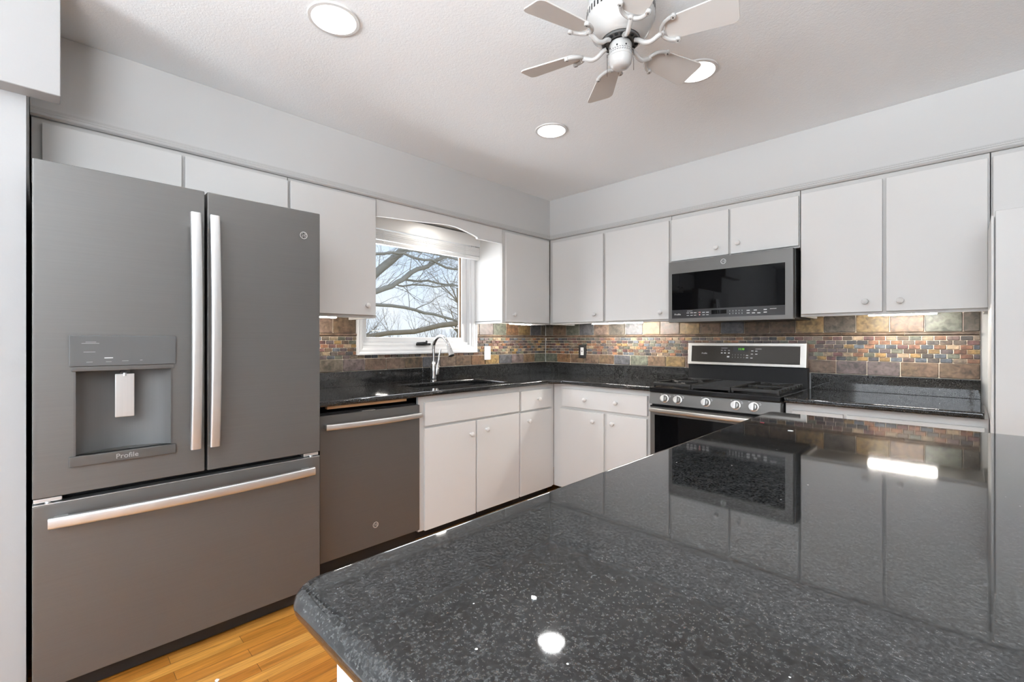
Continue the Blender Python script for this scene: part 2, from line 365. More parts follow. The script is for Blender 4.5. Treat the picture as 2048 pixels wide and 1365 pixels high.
def obj_each(name, mb, mat, parent):
    """every box of mb becomes a part of its own"""
    for k in range(len(mb.v)//8):
        q = MB(); q.add(mb.v[8*k:8*k+8], [[i-8*k for i in f] for f in mb.f[6*k:6*k+6]]); obj(name, q, mat, parent, smooth=0)
def struct(name, mb, mats, label, cat, smooth=0): return obj(name, mb, mats, None, label, smooth, cat, 'structure')

# ------------------------------------------------------------------ room shell
H = 2.44
RX, RY0 = 4.60, -6.10                      # right wall, rear wall
struct('floor', MB().box(-0.15, RX+0.15, -4.30, 0.15, -0.08, 0.0), 'oak', 'honey oak strip floor with narrow boards between fridge and island', 'floor')
struct('floor_bounce_carpet', MB().box(-0.15, RX+0.15, RY0-0.15, -4.3005, -0.08, 0.004), 'carpet', 'unseen pale cut pile carpet added across from the range for neutral bounce', 'floor')  # out of view, added so the floor throws neutral light back
CANS = [(1.225, -2.663), (1.22, -1.374), (2.06, -1.365)]
def ceiling_mb():
    b = MB(); q = 0.15
    xs = sorted({-0.15, RX+0.15} | {round(c[0]+s*q, 4) for c in CANS for s in (-1, 1)}); ys = sorted({RY0-0.15, 0.15} | {round(c[1]+s*q, 4) for c in CANS for s in (-1, 1)})
    for i in range(len(xs)-1):
        for j in range(len(ys)-1):
            xc, yc = (xs[i]+xs[i+1])/2, (ys[j]+ys[j+1])/2
            hit = [c for c in CANS if xs[i] < c[0] < xs[i+1] and ys[j] < c[1] < ys[j+1]]
            if not hit:
                b.add([(xs[i], ys[j], H), (xs[i+1], ys[j], H), (xs[i+1], ys[j+1], H), (xs[i], ys[j+1], H)], [[3, 2, 1, 0]])
            else:
                cx, cy = hit[0]; n = 48; vs = []
                x0, x1, y0, y1 = xs[i], xs[i+1], ys[j], ys[j+1]
                ang = sorted([2*math.pi*k/n for k in range(n)] + [math.atan2(yy-cy, xx-cx) % (2*math.pi) for xx in (x0, x1) for yy in (y0, y1)])
                for a in ang:
                    ca, sa = math.cos(a), math.sin(a)
                    tx = ((x1-cx) if ca > 0 else (x0-cx))/ca if abs(ca) > 1e-9 else 1e9; ty = ((y1-cy) if sa > 0 else (y0-cy))/sa if abs(sa) > 1e-9 else 1e9
                    t = min(tx, ty); vs.append((cx+0.083*ca, cy+0.083*sa, H)); vs.append((cx+t*ca, cy+t*sa, H))
                k = len(ang)
                b.add(vs, [[2*i2, 2*((i2+1) % k), 2*((i2+1) % k)+1, 2*i2+1] for i2 in range(k)])
    b.box(-0.15, RX+0.15, RY0-0.15, 0.15, H+0.14, H+0.2)
    return b
struct('ceiling', ceiling_mb(), 'ceiling', 'off-white ceiling with swirled plaster texture', 'ceiling')

# window wall (x = 0) with its opening
WY0, WY1, WZ0, WZ1 = -1.935, -0.955, 1.165, 2.02
b = MB(); b.slab([RY0-0.15, WY0, WY1, 0.15], [0, WZ0, WZ1, H], lambda u, w: WY0 < u < WY1 and WZ0 < w < WZ1, lambda u, w, t: (t, u, w), -0.14, 0.0)
struct('wall_left', b, 'wall', 'pale grey wall holding the sink window', 'wall')
struct('wall_back', MB().box(0.0, RX+0.15, 0.0, 0.14, 0, H), 'wall', 'pale grey wall behind the gas range', 'wall')
b = MB(); b.slab([RY0, -5.75, -4.05, 0.0], [0, 0.75, 2.15, H], lambda u, w: -5.75 < u < -4.05 and 0.75 < w < 2.15, lambda u, w, t: (t, u, w), RX, RX+0.14)
struct('wall_right', b, 'wall', 'pale grey side wall with a guessed daylight window', 'wall')
b = MB(); b.slab([0.0, 1.55, 4.45, RX+0.14], [0, 0.95, 2.34, H], lambda u, w: 1.55 < u < 4.45 and 0.95 < w < 2.34, lambda u, w, t: (u, t, w), RY0-0.14, RY0)
struct('wall_rear', b, 'rearwall', 'unseen grey wall with guessed wide window facing the range wall', 'wall')
for nm, F, s0, s1, z0, z1, t, lab in (('window_2', lambda s, d, z: (s, RY0-0.07+d, z), 1.55, 4.45, 0.95, 2.34, 0.0, 'unseen wide white framed window across from the range, guessed to let daylight in'),
                                       ('window_3', lambda s, d, z: (RX+0.07+d, s, z), -5.75, -4.05, 0.75, 2.15, 0.0, 'unseen white framed window in the side wall, guessed to let daylight in')):  # both out of view, guessed as openings for the daylight
    w = thing(nm, lab, 'window', F(s0, 0, z0), kind='structure'); fr = MB()
    for a0, a1, c0, c1 in ((s0, s0+.06, z0, z1), (s1-.06, s1, z0, z1), (s0, s1, z0, z0+.06), (s0, s1, z1-.06, z1), ((s0+s1)/2-.03, (s0+s1)/2+.03, z0, z1)):
        p, q = F(a0, -.03, c0), F(a1, .03, c1); fr.box(p[0], q[0], p[1], q[1], p[2], q[2], .004)
    obj('window_frame', fr, 'trimwhite', w)
    p, q = F(s0+.05, -.003, z0+.05), F(s1-.05, .003, z1-.05); obj('pane', MB().box(p[0], q[0], p[1], q[1], p[2], q[2]), 'pane', w, smooth=0)

# wall return left of the fridge, its header box above
struct('wall_front', MB().box(0.001, 0.700, -3.95, -3.476, 0, H-0.001), 'column', 'white wall end beside the left side of the fridge', 'wall')
struct('wall_front_far', MB().box(0.001, 0.640, RY0, -3.951, 0, H-0.001), 'column', 'white wall running on past the fridge alcove', 'wall')
struct('wall_header', MB().box(0.701, 0.778, -3.95, -3.395, 2.035, H-0.001, .002, 1), 'header', 'off-white boxed header under the ceiling above the wall end', 'header')
# soffits above the wall cabinets
SD = 0.346
struct('wall_soffit_left', MB().box(0.001, SD, -3.475, -SD, 2.095, H-0.001), 'wall', 'pale grey soffit above the window wall cabinets', 'soffit')
struct('wall_soffit_back', MB().box(0.001, RX-0.001, -SD, -0.001, 2.095, H-0.001), 'wall', 'pale grey soffit above the range wall cabinets', 'soffit')
def mould(F, s0, s1, mitre0, mitre1):
    b = MB(); prof = [(0, 2.094), (0.013, 2.094), (0.019, 2.100), (0.016, 2.106), (0.016, 2.112), (0.011, 2.116), (0.011, 2.124), (0.006, 2.127), (0.006, 2.133), (0, 2.134)]
    n = len(prof); vs = [F(s0+mitre0*d, SD+0.0005+d, z) for d, z in prof]+[F(s1+mitre1*d, SD+0.0005+d, z) for d, z in prof]
    b.add(vs, [[i, (i+1) % n, n+(i+1) % n, n+i] for i in range(n)]+[list(range(n)), list(range(n, 2*n))[::-1]]); return b
struct('trim_1', mould(FA, -3.474, -SD, 0, -1), 'mould', 'greige moulding along the soffit of the window wall', 'moulding')
struct('trim_2', mould(FB, SD, RX-.01, 1, 0), 'mould', 'greige moulding along the soffit of the range wall', 'moulding')

# ------------------------------------------------------------------ sink window
w = thing('window_1', 'white casement window above the kitchen sink', 'window', (0, -1.435, 1.12), kind='structure')
cas = MB()
CY0, CY1, CZ0, CZ1 = -1.968, -0.903, 1.121, 2.075
prof = [(0.0, 0.006), (0.0, 0.026), (0.010, 0.030), (0.022, 0.020), (0.034, 0.020), (0.044, 0.013), (0.050, 0.010), (0.050, 0.001)]   # (inset from the outer edge, height off the wall)
def loop(inset, d): return [(d, CY0+inset, CZ0+inset), (d, CY1-inset, CZ0+inset), (d, CY1-inset, CZ1-inset), (d, CY0+inset, CZ1-inset)]
vs = []; fs = []
for i, (ins, d) in enumerate(prof): vs += loop(ins, d)
for i in range(len(prof)-1):
    for j in range(4): fs.append([i*4+j, i*4+(j+1) % 4, (i+1)*4+(j+1) % 4, (i+1)*4+j])
cas.add(vs, fs); obj('window_casing', cas, 'trimwhite', w)
rev = MB()
for a in ((WY0-.02, WY0+.014, WZ0-.02, WZ1+.02), (WY1-.014, WY1+.02, WZ0-.02, WZ1+.02)): rev.box(-.135, 0.004, a[0], a[1], a[2], a[3])
rev.box(-.135, 0.004, WY0+.014, WY1-.014, WZ0-.02, WZ0+.02); rev.box(-.135, 0.004, WY0+.014, WY1-.014, WZ1-.014, WZ1+.02)
rev.box(-.135, -.015, WY0+.014, WY1-.014, WZ0+.02, WZ0+.042, .004)
obj('window_frame', rev, 'trimwhite', w)
sash = MB(); x0, x1 = -.085, -.035
s0, s1, z0, z1 = WY0+.016, WY1-.016, WZ0+.043, WZ1-.016
for a in ((s0, s0+.05, z0, z1), (s1-.05, s1, z0, z1)): sash.box(x0, x1, a[0], a[1], a[2], a[3], .005)
sash.box(x0, x1, s0+.045, s1-.045, z0, z0+.036, .005); sash.box(x0, x1, s0+.045, s1-.045, z1-.05, z1, .005)
for a in ((s1-.056, s1-.049, z0+.03, z1-.04), (s0+.049, s0+.056, z0+.03, z1-.04)): sash.box(-.064, -.050, a[0], a[1], a[2], a[3], m=1)
sh = obj('sash', sash, ['trimwhite', simple('glazing_gasket', lin((120, 84, 40)), 0.6)], w)
obj('pane', MB().box(-.060, -.056, s0+.04, s1-.04, z0+.03, z1-.04), 'pane', sh, smooth=0)
cr = MB(); cr.box(0.005, 0.030, -1.495, -1.375, 1.183, 1.200, .004); obj('crank_operator', cr, 'black', w, 'black folding crank at the window sill')
ch = MB(); ch.tube([(.034, -1.505, 1.203), (.036, -1.45, 1.205), (.034, -1.415, 1.203)], [.004, .005, .007], 8); ch.lathe([(.003, 0), (.008, .002), (.008, .012), (.003, .016)], (.034, -1.418, 1.204), (0, 0, 1), 12)
obj('crank_handle', ch, 'black', bpy.data.objects['crank_operator'])

# mini blind gathered under its headrail
bl = thing('mini_blind', 'white mini blind pulled up to the top of the sink window', 'blind', (0.05, -1.44, 1.88))
BY0, BY1 = -1.985, -0.908
obj('headrail', MB().box(.0325, .078, BY0, BY1, 2.022, 2.078, .004), 'whiteplastic', bl)
obj('headrail_valance', MB().box(.080, .0845, BY0-.004, BY1+.004, 1.988, 2.082, .002), 'whiteplastic', bl)
sl = MB()
for k in range(13):
    z = 1.915+k*.0052; jy = random.uniform(-.004, .004); dx = random.uniform(-.002, .002)
    sl.add([(.036+dx, BY0+.012+jy, z), (.056+dx, BY0+.012+jy, z+.0006), (.076+dx, BY0+.012+jy, z), (.036+dx, BY1-.008+jy, z), (.056+dx, BY1-.008+jy, z+.0006), (.076+dx, BY1-.008+jy, z),
            (.036+dx, BY0+.012+jy, z+.0044), (.056+dx, BY0+.012+jy, z+.005), (.076+dx, BY0+.012+jy, z+.0044), (.036+dx, BY1-.008+jy, z+.0044), (.056+dx, BY1-.008+jy, z+.005), (.076+dx, BY1-.008+jy, z+.0044)],
           [[0, 1, 4, 3], [1, 2, 5, 4], [6, 9, 10, 7], [7, 10, 11, 8], [0, 3, 9, 6], [2, 8, 11, 5], [0, 6, 7, 1], [1, 7, 8, 2], [3, 4, 10, 9], [4, 5, 11, 10]])
obj('slats', sl, 'whiteplastic', bl, smooth=0)
obj('bottom_rail', MB().box(.038, .074, BY0+.012, BY1-.008, 1.884, 1.910, .004), 'whiteplastic', bl)
for y in (-1.80, -1.44, -1.08):
    c = MB(); c.tube([(.079, y, 1.99), (.0805, y+.004, 1.95), (.0785, y, 1.89)], .0014, 6); c.tube([(.079, y-.012, 1.985), (.083, y-.01, 1.94), (.0785, y-.012, 1.90)], .0012, 6)
    obj('lift_cord', c, 'whiteplastic', bl)

# ------------------------------------------------------------------ slate backsplash
PAL = [(98, 80, 64), (122, 84, 60), (148, 118, 74), (92, 80, 80), (66, 64, 66), (84, 88, 94), (98, 98, 84), (96, 66, 62), (146, 126, 102), (112, 98, 84), (80, 72, 66), (132, 94, 70), (88, 76, 74), (104, 84, 76)]
PALB = [(104, 84, 66), (122, 92, 66), (136, 112, 76), (100, 88, 86), (88, 80, 70), (94, 96, 84), (112, 92, 78), (84, 84, 88)]
def tile(b, F, s0, s1, z0, z1, d0, d1, c, cc, ins):
    cc = min(cc, (s1-s0)/3, (z1-z0)/3)
    def octo(i, d):
        a0, a1, e0, e1 = s0+i, s1-i, z0+i, z1-i
        return [F(a0+cc, d, e0), F(a1-cc, d, e0), F(a1, d, e0+cc), F(a1, d, e1-cc), F(a1-cc, d, e1), F(a0+cc, d, e1), F(a0, d, e1-cc), F(a0, d, e0+cc)]
    vs = octo(0, d0)+octo(0, (d0*0.5+d1*0.5))+octo(ins, d1); fs = []
    flip = F is FB
    for lv in (0, 8):
        for j in range(8): q = [lv+j, lv+(j+1) % 8, lv+8+(j+1) % 8, lv+8+j]; fs.append(q)
    fs.append(list(range(16, 24)))
    b.add(vs, fs, 0, c)
def jit(c, rnd, a=0.18):
    k = 1+rnd.uniform(-a, a); return tuple(min(1, x*k) for x in lin(c))
def backsplash(name, label, F, s0, s1, clear, seed, corner_side):
    rnd = random.Random(seed)
    root = thing(name, label, 'backsplash', F((s0+s1)/2, 0.0, 1.013))
    g = MB()
    for a in (clear and [(s0, clear[0], 1.0135, 1.372), (clear[1], s1, 1.0135, 1.372), (clear[0], clear[1], 1.0135, clear[2])] or [(s0, s1, 1.0135, 1.372)]): g.lbox(F, a[0], a[1], 0.0005, 0.0045, a[2], a[3])
    obj('grout_bed', g, 'grout', root, smooth=0)
    b = MB()
    def put(a0, a1, z0, z1, d1, c, cc, ins):
        if clear and z1 > clear[2]+.012:
            if a0 >= clear[0]-.005 and a1 <= clear[1]+.005: return
            if a0 < clear[0] < a1: a1 = clear[0]
            if a0 < clear[1] < a1: a0 = clear[1]
            if a1-a0 < .008: return
        tile(b, F, a0, a1, z0, z1, .0046, d1, c, cc, ins)
    gr = .0036
    # big rows below and above
    for z0, z1, off in ((1.0165, 1.0945, 0.0), (1.2695, 1.3705, 0.065)):
        s = s1-off
        first = True
        while s > s0+.02:
            wd = rnd.uniform(.150, .164); a0 = max(s-wd, s0)
            if off and first: a0 = s-0.0; 
            if s-a0 > .02: put(a0+gr/2, s-gr/2, z0, z1, .0105+rnd.uniform(-.001, .0015), jit(rnd.choice(PALB), rnd), .0035, .0022)
            if off and first: put(s+gr/2, s1-gr/2, z0, z1, .0105, jit(rnd.choice(PALB), rnd), .0035, .0022)
            first = False; s = a0 if a0 < s else s-1e-6
    # six mosaic rows
    for k in range(6):
        z0 = 1.0985+k*.0246; s = s1-(0.026 if k % 2 else 0.0); first = k % 2
        if first: put(s+gr/2, s1-gr/2, z0, z0+.0222, .0105, jit(rnd.choice(PAL), rnd), .0024, .0018)
        while s > s0+.01:
            a0 = max(s-rnd.uniform(.0495, .0535), s0)
            if s-a0 > .012: put(a0+gr/2, s-gr/2, z0, z0+.0222, .0105+rnd.uniform(-.0015, .002), jit(rnd.choice(PAL), rnd, .3), .0024, .0018)
            s = a0
    obj('slate_tiles', b, 'tile', root, color=True, smooth=30)
    # half-round liner strip
    lns = [MB(), MB()]; s = s1-.004
    while s > s0+.02:
        a0 = max(s-rnd.uniform(.29, .31), s0)
        for q0, q1 in ((clear and [(a0, min(s, clear[0])), (max(a0, clear[1]), s)]) or [(a0, s)]):
            if q1-q0 < .01: continue
            n = 8; vs = []; ln = lns[1 if clear and q0 < clear[0] else 0]
            for e in (q0+.001, q1-.001):
                for j in range(n+1):
                    a = math.pi*j/n; vs.append(F(e, .0046+.017*math.sin(a), 1.2575-.0105*math.cos(a)))
            c = jit(rnd.choice([(104, 84, 68), (112, 90, 74), (92, 78, 68)]), rnd)
            ln.add(vs, [[j, j+1, n+2+j, n+1+j] for j in range(n)]+[list(range(n+1)), list(range(n+1, 2*n+2))[::-1]], 0, c)
        s = a0
    for ln in lns:
        if ln.v: obj('pencil_liner', ln, 'tile', root, color=True, smooth=40)
    return root
backsplash('tile_backsplash', 'slate mosaic backsplash around the sink window', FA, -2.52, -0.013, (CY0, CY1, CZ0), 3, 0)
backsplash('tile_backsplash', 'long slate mosaic backsplash behind the gas range', FB, 0.013, 2.982, None, 5, 0)

# ------------------------------------------------------------------ cabinets
def knob(F, s, d, z, parent, name='knob'):
    b = MB(); o = F(s, d, z); ax = Vector(F(0, 1, 0))-Vector(F(0, 0, 0))
    b.lathe([(.0085, 0), (.0075, .003), (.0062, .010), (.0085, .015), (.0145, .018), (.0158, .022), (.0140, .027), (.008, .030), (0, .0307)], o, ax, 18)
    return obj(name, b, 'cabinet', parent)
def panel(name, F, s0, s1, z0, z1, d0, d1, parent, knobs=()):
    o = obj(name, MB().lbox(F, s0, s1, d0, d1, z0, z1, .0025, 2), 'cabinet', parent)
    for ks, kz in knobs: knob(F, ks, d1, kz, o)
    return o
def upper(label, F, s0, s1, z0, z1, doors, end_depth=0.345, name='wall_cabinet', rails=True):
    r = thing(name, label, 'cabinet', F((s0+s1)/2, 0.17, z0))
    b = MB(); b.lbox(F, s0+.001, s1-.001, .012, .3245, z0+.016, z1)
    b.lbox(F, s0+.001, s0+.017, .012, .3245, z0, z0+.02); b.lbox(F, s1-.017, s1-.001, .012, .3245, z0, z0+.02)
    obj('carcass', b, 'cabinet', r, smooth=0)
    obj('face_frame', MB().lbox(F, s0+.001, s1-.001, .325, .345, z0, z1, .001, 1), 'stile', r)
    for (a, c, e0, e1, kn) in doors: panel('door', F, a, c, e0, e1, .3465, .365, r, [kn] if kn else [])
    return r
ZT = 2.0935
upper('shallow white double-door cabinet above the fridge', FA, -3.472, -2.525, 1.835, ZT, [(-3.442, -2.993, 1.85, 2.073, (-3.03, 1.89)), (-2.981, -2.529, 1.85, 2.073, (-2.94, 1.89))])
upper('white single-door wall cabinet between fridge and window', FA, -2.523, -2.006, 1.357, ZT, [(-2.516, -2.018, 1.373, 2.076, (-2.08, 1.431))])
upper('white single-door wall cabinet between window and corner', FA, -0.925, -0.347, 1.357, ZT, [(-0.897, -0.375, 1.367, 2.073, (-0.818, 1.427))])
upper('white double-door wall cabinet between the corner and the microwave', FB, 0.347, 1.460, 1.357, ZT, [(0.393, 0.905, 1.371, 2.062, (0.83, 1.428)), (0.926, 1.447, 1.371, 2.062, (1.389, 1.42))])
upper('short white double-door cabinet directly above the microwave', FB, 1.4615, 2.243, 1.762, ZT, [(1.467, 1.848, 1.772, 2.062, (1.777, 1.825)), (1.861, 2.238, 1.772, 2.062, (1.909, 1.835))])
upper('white double-door wall cabinet right of the microwave', FB, 2.2445, 3.008, 1.357, ZT, [(2.250, 2.618, 1.372, 2.067, (2.548, 1.427)), (2.633, 3.000, 1.372, 2.067, (2.690, 1.424))])
upper('white wall cabinet reaching over the tall pantry', FB, 3.0095, 3.62, 1.728, ZT, [(3.016, 3.60, 1.742, 2.070, (3.034, 1.755))])

# arched valance board between the two window wall cabinets
arch = [(-2.005, 1.985), (-1.99, 1.990), (-1.898, 1.998), (-1.773, 2.006), (-1.613, 2.019), (-1.50, 2.031), (-1.435, 2.034), (-1.37, 2.031), (-1.308, 2.020), (-1.213, 2.000), (-1.184, 1.992), (-1.176, 1.979), (-0.927, 1.979)]
va = MB(); va.prism([(.325, y, z) for y, z in arch]+[(.325, -0.927, ZT), (.325, -2.005, ZT)], (.020, 0, 0))
obj('window_valance', va, 'cabinet', None, 'white arched valance board bridging the cabinets over the window', 25, 'valance')

def base(label, F, s0, s1, fronts, kick_d=0.53, name='base_cabinet', top=.8835):
    r = thing(name, label, 'cabinet', F((s0+s1)/2, 0.3, 0.0))
    obj('carcass', MB().lbox(F, s0+.0005, s1-.0005, .02, .5745, .075, top), 'cabinet', r, smooth=0)
    obj('face_frame', MB().lbox(F, s0+.0005, s1-.0005, .575, .595, .070, .8835, .001, 1), 'cabinet', r)
    obj('toe_kick', MB().lbox(F, s0+.001, s1-.001, .10, kick_d, 0.0, .0745), 'black', r, smooth=0)
    for (nm, a, c, e0, e1, kn) in fronts: panel(nm, F, a, c, e0, e1, .5965, .615, r, kn)
    return r
base('white base cabinet under the sink with plain false front', FA, -1.868, -0.9995, [('false_front', -1.832, -1.010, .703, .846, []), ('door', -1.832, -1.428, .072, .688, [(-1.476, .606)]), ('door', -1.417, -1.012, .074, .688, [(-1.338, .618)])], top=.66)
base('narrow white base cabinet of one drawer over one door by the corner', FA, -0.999, -0.596, [('drawer_front', -0.989, -0.640, .701, .845, [(-0.807, .775)]), ('door', -1.0-.0+.001, -0.640, .074, .686, [(-0.919, .622)])])
base('white base cabinet with wide two-knob drawer beside the range', FB, 0.5955, 1.455, [('drawer_front', .690, 1.415, .712, .848, [(.917, .778), (1.182, .779)]), ('door', .672, 1.074, .080, .691, [(.988, .626)]), ('door', 1.102, 1.412, .080, .693, [(1.153, .628)])])
base('white base cabinet with two drawer fronts right of the range', FB, 2.229, 2.998, [('drawer_front', 2.262, 2.488, .712, .846, [(2.375, .775)]), ('drawer_front', 2.502, 2.985, .712, .846, [(2.74, .775)]), ('door', 2.262, 2.615, .080, .690, [(2.57, .62)]), ('door', 2.630, 2.985, .080, .690, [(2.68, .62)])])

# ------------------------------------------------------------------ counters
FR = 0.643
SY0, SY1, SX0, SX1 = -1.745, -1.040, 0.135, 0.505
cnt = thing('countertop', 'black granite corner countertop running from fridge to range', 'countertop', (0.3, -0.3, 0.884))
b = MB()
A_, B_, C_, D_, E_, F_, G_ = (.001, -2.505), (FR, -2.505), (FR, -FR-.075), (FR+.075, -FR), (1.456, -FR), (1.456, -.001), (.001, -.001)
h1, h2, h3, h4 = (SX0, SY0), (SX1, SY0), (SX1, SY1), (SX0, SY1)
b.slab([], [], None, lambda u, w, t: (u, w, t), .8845, .914, .010, 4, 0, [(A_, B_, h2, h1), (B_, C_, h3, h2), (C_, D_, E_, F_, G_, h4, h3), (G_, A_, h1, h4)],
       edge_ok=lambda p, q: not ((p.x < .01 and q.x < .01) or (p.y > -.01 and q.y > -.01) or (p.y < -2.5 and q.y < -2.5) or (p.x > 1.45 and q.x > 1.45)))
obj('counter_slab', b, 'granite', cnt)
b = MB(); b.box(.001, .021, -2.505, -.001, .9142, 1.013, .002, 2); b.box(.0212, 1.456, -.021, -.001, .9142, 1.013, .002, 2); obj('upstand', b, 'granite', cnt)
cn2 = thing('countertop', 'short black granite countertop right of the range', 'countertop', (2.6, -0.3, 0.884))
obj('counter_slab', MB().rectslab(2.2295, 2.9835, -FR, -.001, lambda u, w, t: (u, w, t), .8845, .914, .010, 4, edge_ok=lambda p, q: p.y < -.6 and q.y < -.6), 'granite', cn2)
obj('upstand', MB().box(2.2295, 2.9835, -.021, -.001, .9142, 1.013, .002, 2), 'granite', cn2)

# undermount sink
sk = thing('kitchen_sink', 'black undermount sink set into the counter below the window', 'sink', (.32, -1.38, .70))
b = MB(); o0, o1 = .012, .0005
def rect(x0, x1, y0, y1, z): return [(x0, y0, z), (x1, y0, z), (x1, y1, z), (x0, y1, z)]
vs = rect(SX0-.02, SX1+.02, SY0-.02, SY1+.02, .8838)+rect(SX0-.004, SX1+.004, SY0-.004, SY1+.004, .8838)+rect(SX0+.008, SX1-.008, SY0+.008, SY1-.008, .72)+rect(SX0+.03, SX1-.03, SY0+.03, SY1-.03, .700)
vs += rect(SX0-.02, SX1+.02, SY0-.02, SY1+.02, .872)+rect(SX0-.0, SX1+.0, SY0-.0, SY1+.0, .70)+rect(SX0+.02, SX1-.02, SY0+.02, SY1-.02, .690)
fs = []
for a, c in ((0, 4), (4, 8), (8, 12)): fs += [[a+j, a+(j+1) % 4, c+(j+1) % 4, c+j] for j in range(4)]
fs += [[12, 13, 14, 15]]
for a, c in ((0, 16), (16, 20), (20, 24)): fs += [[a+j, c+j, c+(j+1) % 4, a+(j+1) % 4] for j in range(4)]
fs += [[27, 26, 25, 24]]
b.add(vs, fs); obj('basin', b, simple('black_composite', (.012, .012, .012), .35), sk)
obj('drain', MB().lathe([(.045, 0), (.045, .004), (.034, .005), (.030, .002), (0, .002)], (.32, -1.38, .7003)), 'chrome', sk)

# faucet
fx, fy = .075, -1.385
fc = thing('kitchen_faucet', 'chrome gooseneck faucet standing behind the sink', 'faucet', (fx, fy, .9142))
obj('faucet_body', MB().lathe([(.026, 0), (.026, .006), (.0225, .010), (.0215, .11), (.0175, .135), (.0135, .150)], (fx, fy, .9145), n=28), 'chrome', fc)
pts = [(fx, fy, 1.062), (fx, fy, 1.155)]
for k in range(1, 13):
    a = math.pi-k*(R(158)/12); pts.append((fx+.0925+.0925*math.cos(a), fy, 1.158+.0925*math.sin(a)))
obj('spout', MB().tube(pts, .0125, 16), 'chrome', fc)
e = Vector(pts[-1]); dr = (Vector(pts[-1])-Vector(pts[-2])).normalized()
obj('spray_head', MB().lathe([(.0135, -.002), (.0150, .004), (.0150, .012), (.0175, .05), (.0215, .085), (.0225, .092), (.019, .095), (0, .095)], e, dr, 24), 'chrome', fc)
sp = bpy.data.objects['spray_head']
obj('spray_button', MB().box(e.x+.018+.012, e.x+.018+.020, fy-.006, fy+.006, e.z-.065, e.z-.03, .003), 'black', sp)
lv = MB(); lv.lathe([(.012, 0), (.019, .006), (.021, .02), (.021, .055), (.016, .085), (.0075, .11), (.0062, .17), (.0078, .205), (.006, .212), (0, .2125)], (fx, fy+.020, .945), (.03, .19, .98), 20)
obj('lever', lv, 'chrome', fc)

# ------------------------------------------------------------------ emblem (round appliance badge with script initials)
def emblem(F, s, d, z, rad, parent):
    b = MB(); ax = Vector(F(0, 1, 0))-Vector(F(0, 0, 0)); o = F(s, d, z)
    b.lathe([(rad, 0), (rad, .0012), (0, .0012)], o, ax, 32, 1)
    b.ring([(rad*1.0, .0012), (rad*1.0, .0026), (rad*.84, .0026), (rad*.80, .0012)], o, ax, 32, 0)
    b.text('GE', rad*.82, F(s, d+.0020, z), lambda u, t, v: F(u, t, v), 0, .0004, shear=.35)
    for k in range(4):
        a0 = math.pi/4+k*math.pi/2; pts = []
        for j in range(9):
            t = j/8; a = a0-.55+1.1*t; rr = rad*(.70-.16*math.sin(math.pi*t)); pts.append(F(s+rr*math.cos(a), d+.0021, z+rr*math.sin(a)))
        b.tube(pts, rad*.045, 5, 0)
    return obj('emblem', b, [simple('badge_silver', (.75, .74, .72), .3, .6), simple('badge_dark', (.05, .05, .05), .4)] if 'badge_silver' not in bpy.data.materials else [bpy.data.materials['badge_silver'], bpy.data.materials['badge_dark']], parent, 'round silver badge with script initials')

# bowed bar handle between two posts
def bow_handle(name, F, s0, z0, s1, z1, d_surf, d_end, d_mid, half_w, half_t, parent, mat):
    b = MB(); n = 18; pts = []
    for k in range(n+1):
        t = k/n; bow = 1-(2*t-1)**2
        pts.append(F(s0+(s1-s0)*t, d_end+(d_mid-d_end)*bow, z0+(z1-z0)*t))
    upv = Vector(F(0, 1, 0))-Vector(F(0, 0, 0))
    b.tube(pts, 1.0, 20, 0, True, (half_t, half_w), up=upv)
    for t in (.035, .965):
        c = (s0+(s1-s0)*t, z0+(z1-z0)*t); hw = half_w*.7
        b.lbox(F, c[0]-(hw if abs(s1-s0) < .1 else .018), c[0]+(hw if abs(s1-s0) < .1 else .018), d_surf, d_end+.004, c[1]-(.018 if abs(s1-s0) < .1 else hw), c[1]+(.018 if abs(s1-s0) < .1 else hw), .003)
    return obj(name, b, mat, parent, smooth=50)

# ------------------------------------------------------------------ refrigerator
fr = thing('refrigerator', 'slate grey french-door refrigerator with bottom freezer drawer', 'refrigerator', (.42, -2.998, 0))
b = MB(); b.box(.06, .700, -3.455, -2.541, .03, 1.775, .004); b.box(.700, .712, -3.45, -2.546, .05, 1.77, m=0); obj('case', b, 'black', fr)
DY = [(-3.461, -2.9895), (-2.981, -2.535)]
HY0, HY1, HZ0, HZ1 = -3.364, -3.093, .822, 1.128
dl = MB().ringslab((DY[0][0], DY[0][1], .704, 1.810), (HY0, HY1, HZ0, HZ1), lambda u, w, t: (t, u, w), .716, .790, .004, 2)
door_l = obj('door', dl, 'slate', fr, 'left door with ice and water dispenser')
door_r = obj('door', MB().box(.716, .790, DY[1][0], DY[1][1], .704, 1.810, .004), 'slate', fr)
drw = MB(); drw.box(.716, .790, -3.461, -2.535, .078, .681, .004); drw = obj('freezer_drawer', drw, 'slate', fr)
obj('drawer_lip', MB().box(.745, .7905, -3.4605, -2.5355, .6812, .6835, .0008), 'steel', drw)
bow_handle('drawer_handle', FA, -3.424, .627, -2.574, .627, .790, .822, .852, .0185, .011, drw, 'steel')
bow_handle('door_handle', FA, -3.026, .803, -3.026, 1.711, .790, .822, .848, .0175, .011, door_l, 'steelv')
bow_handle('door_handle', FA, -2.963, .803, -2.963, 1.711, .790, .822, .848, .0175, .011, door_r, 'steelv')
emblem(FA, -2.610, .790, 1.697, .0165, door_r)
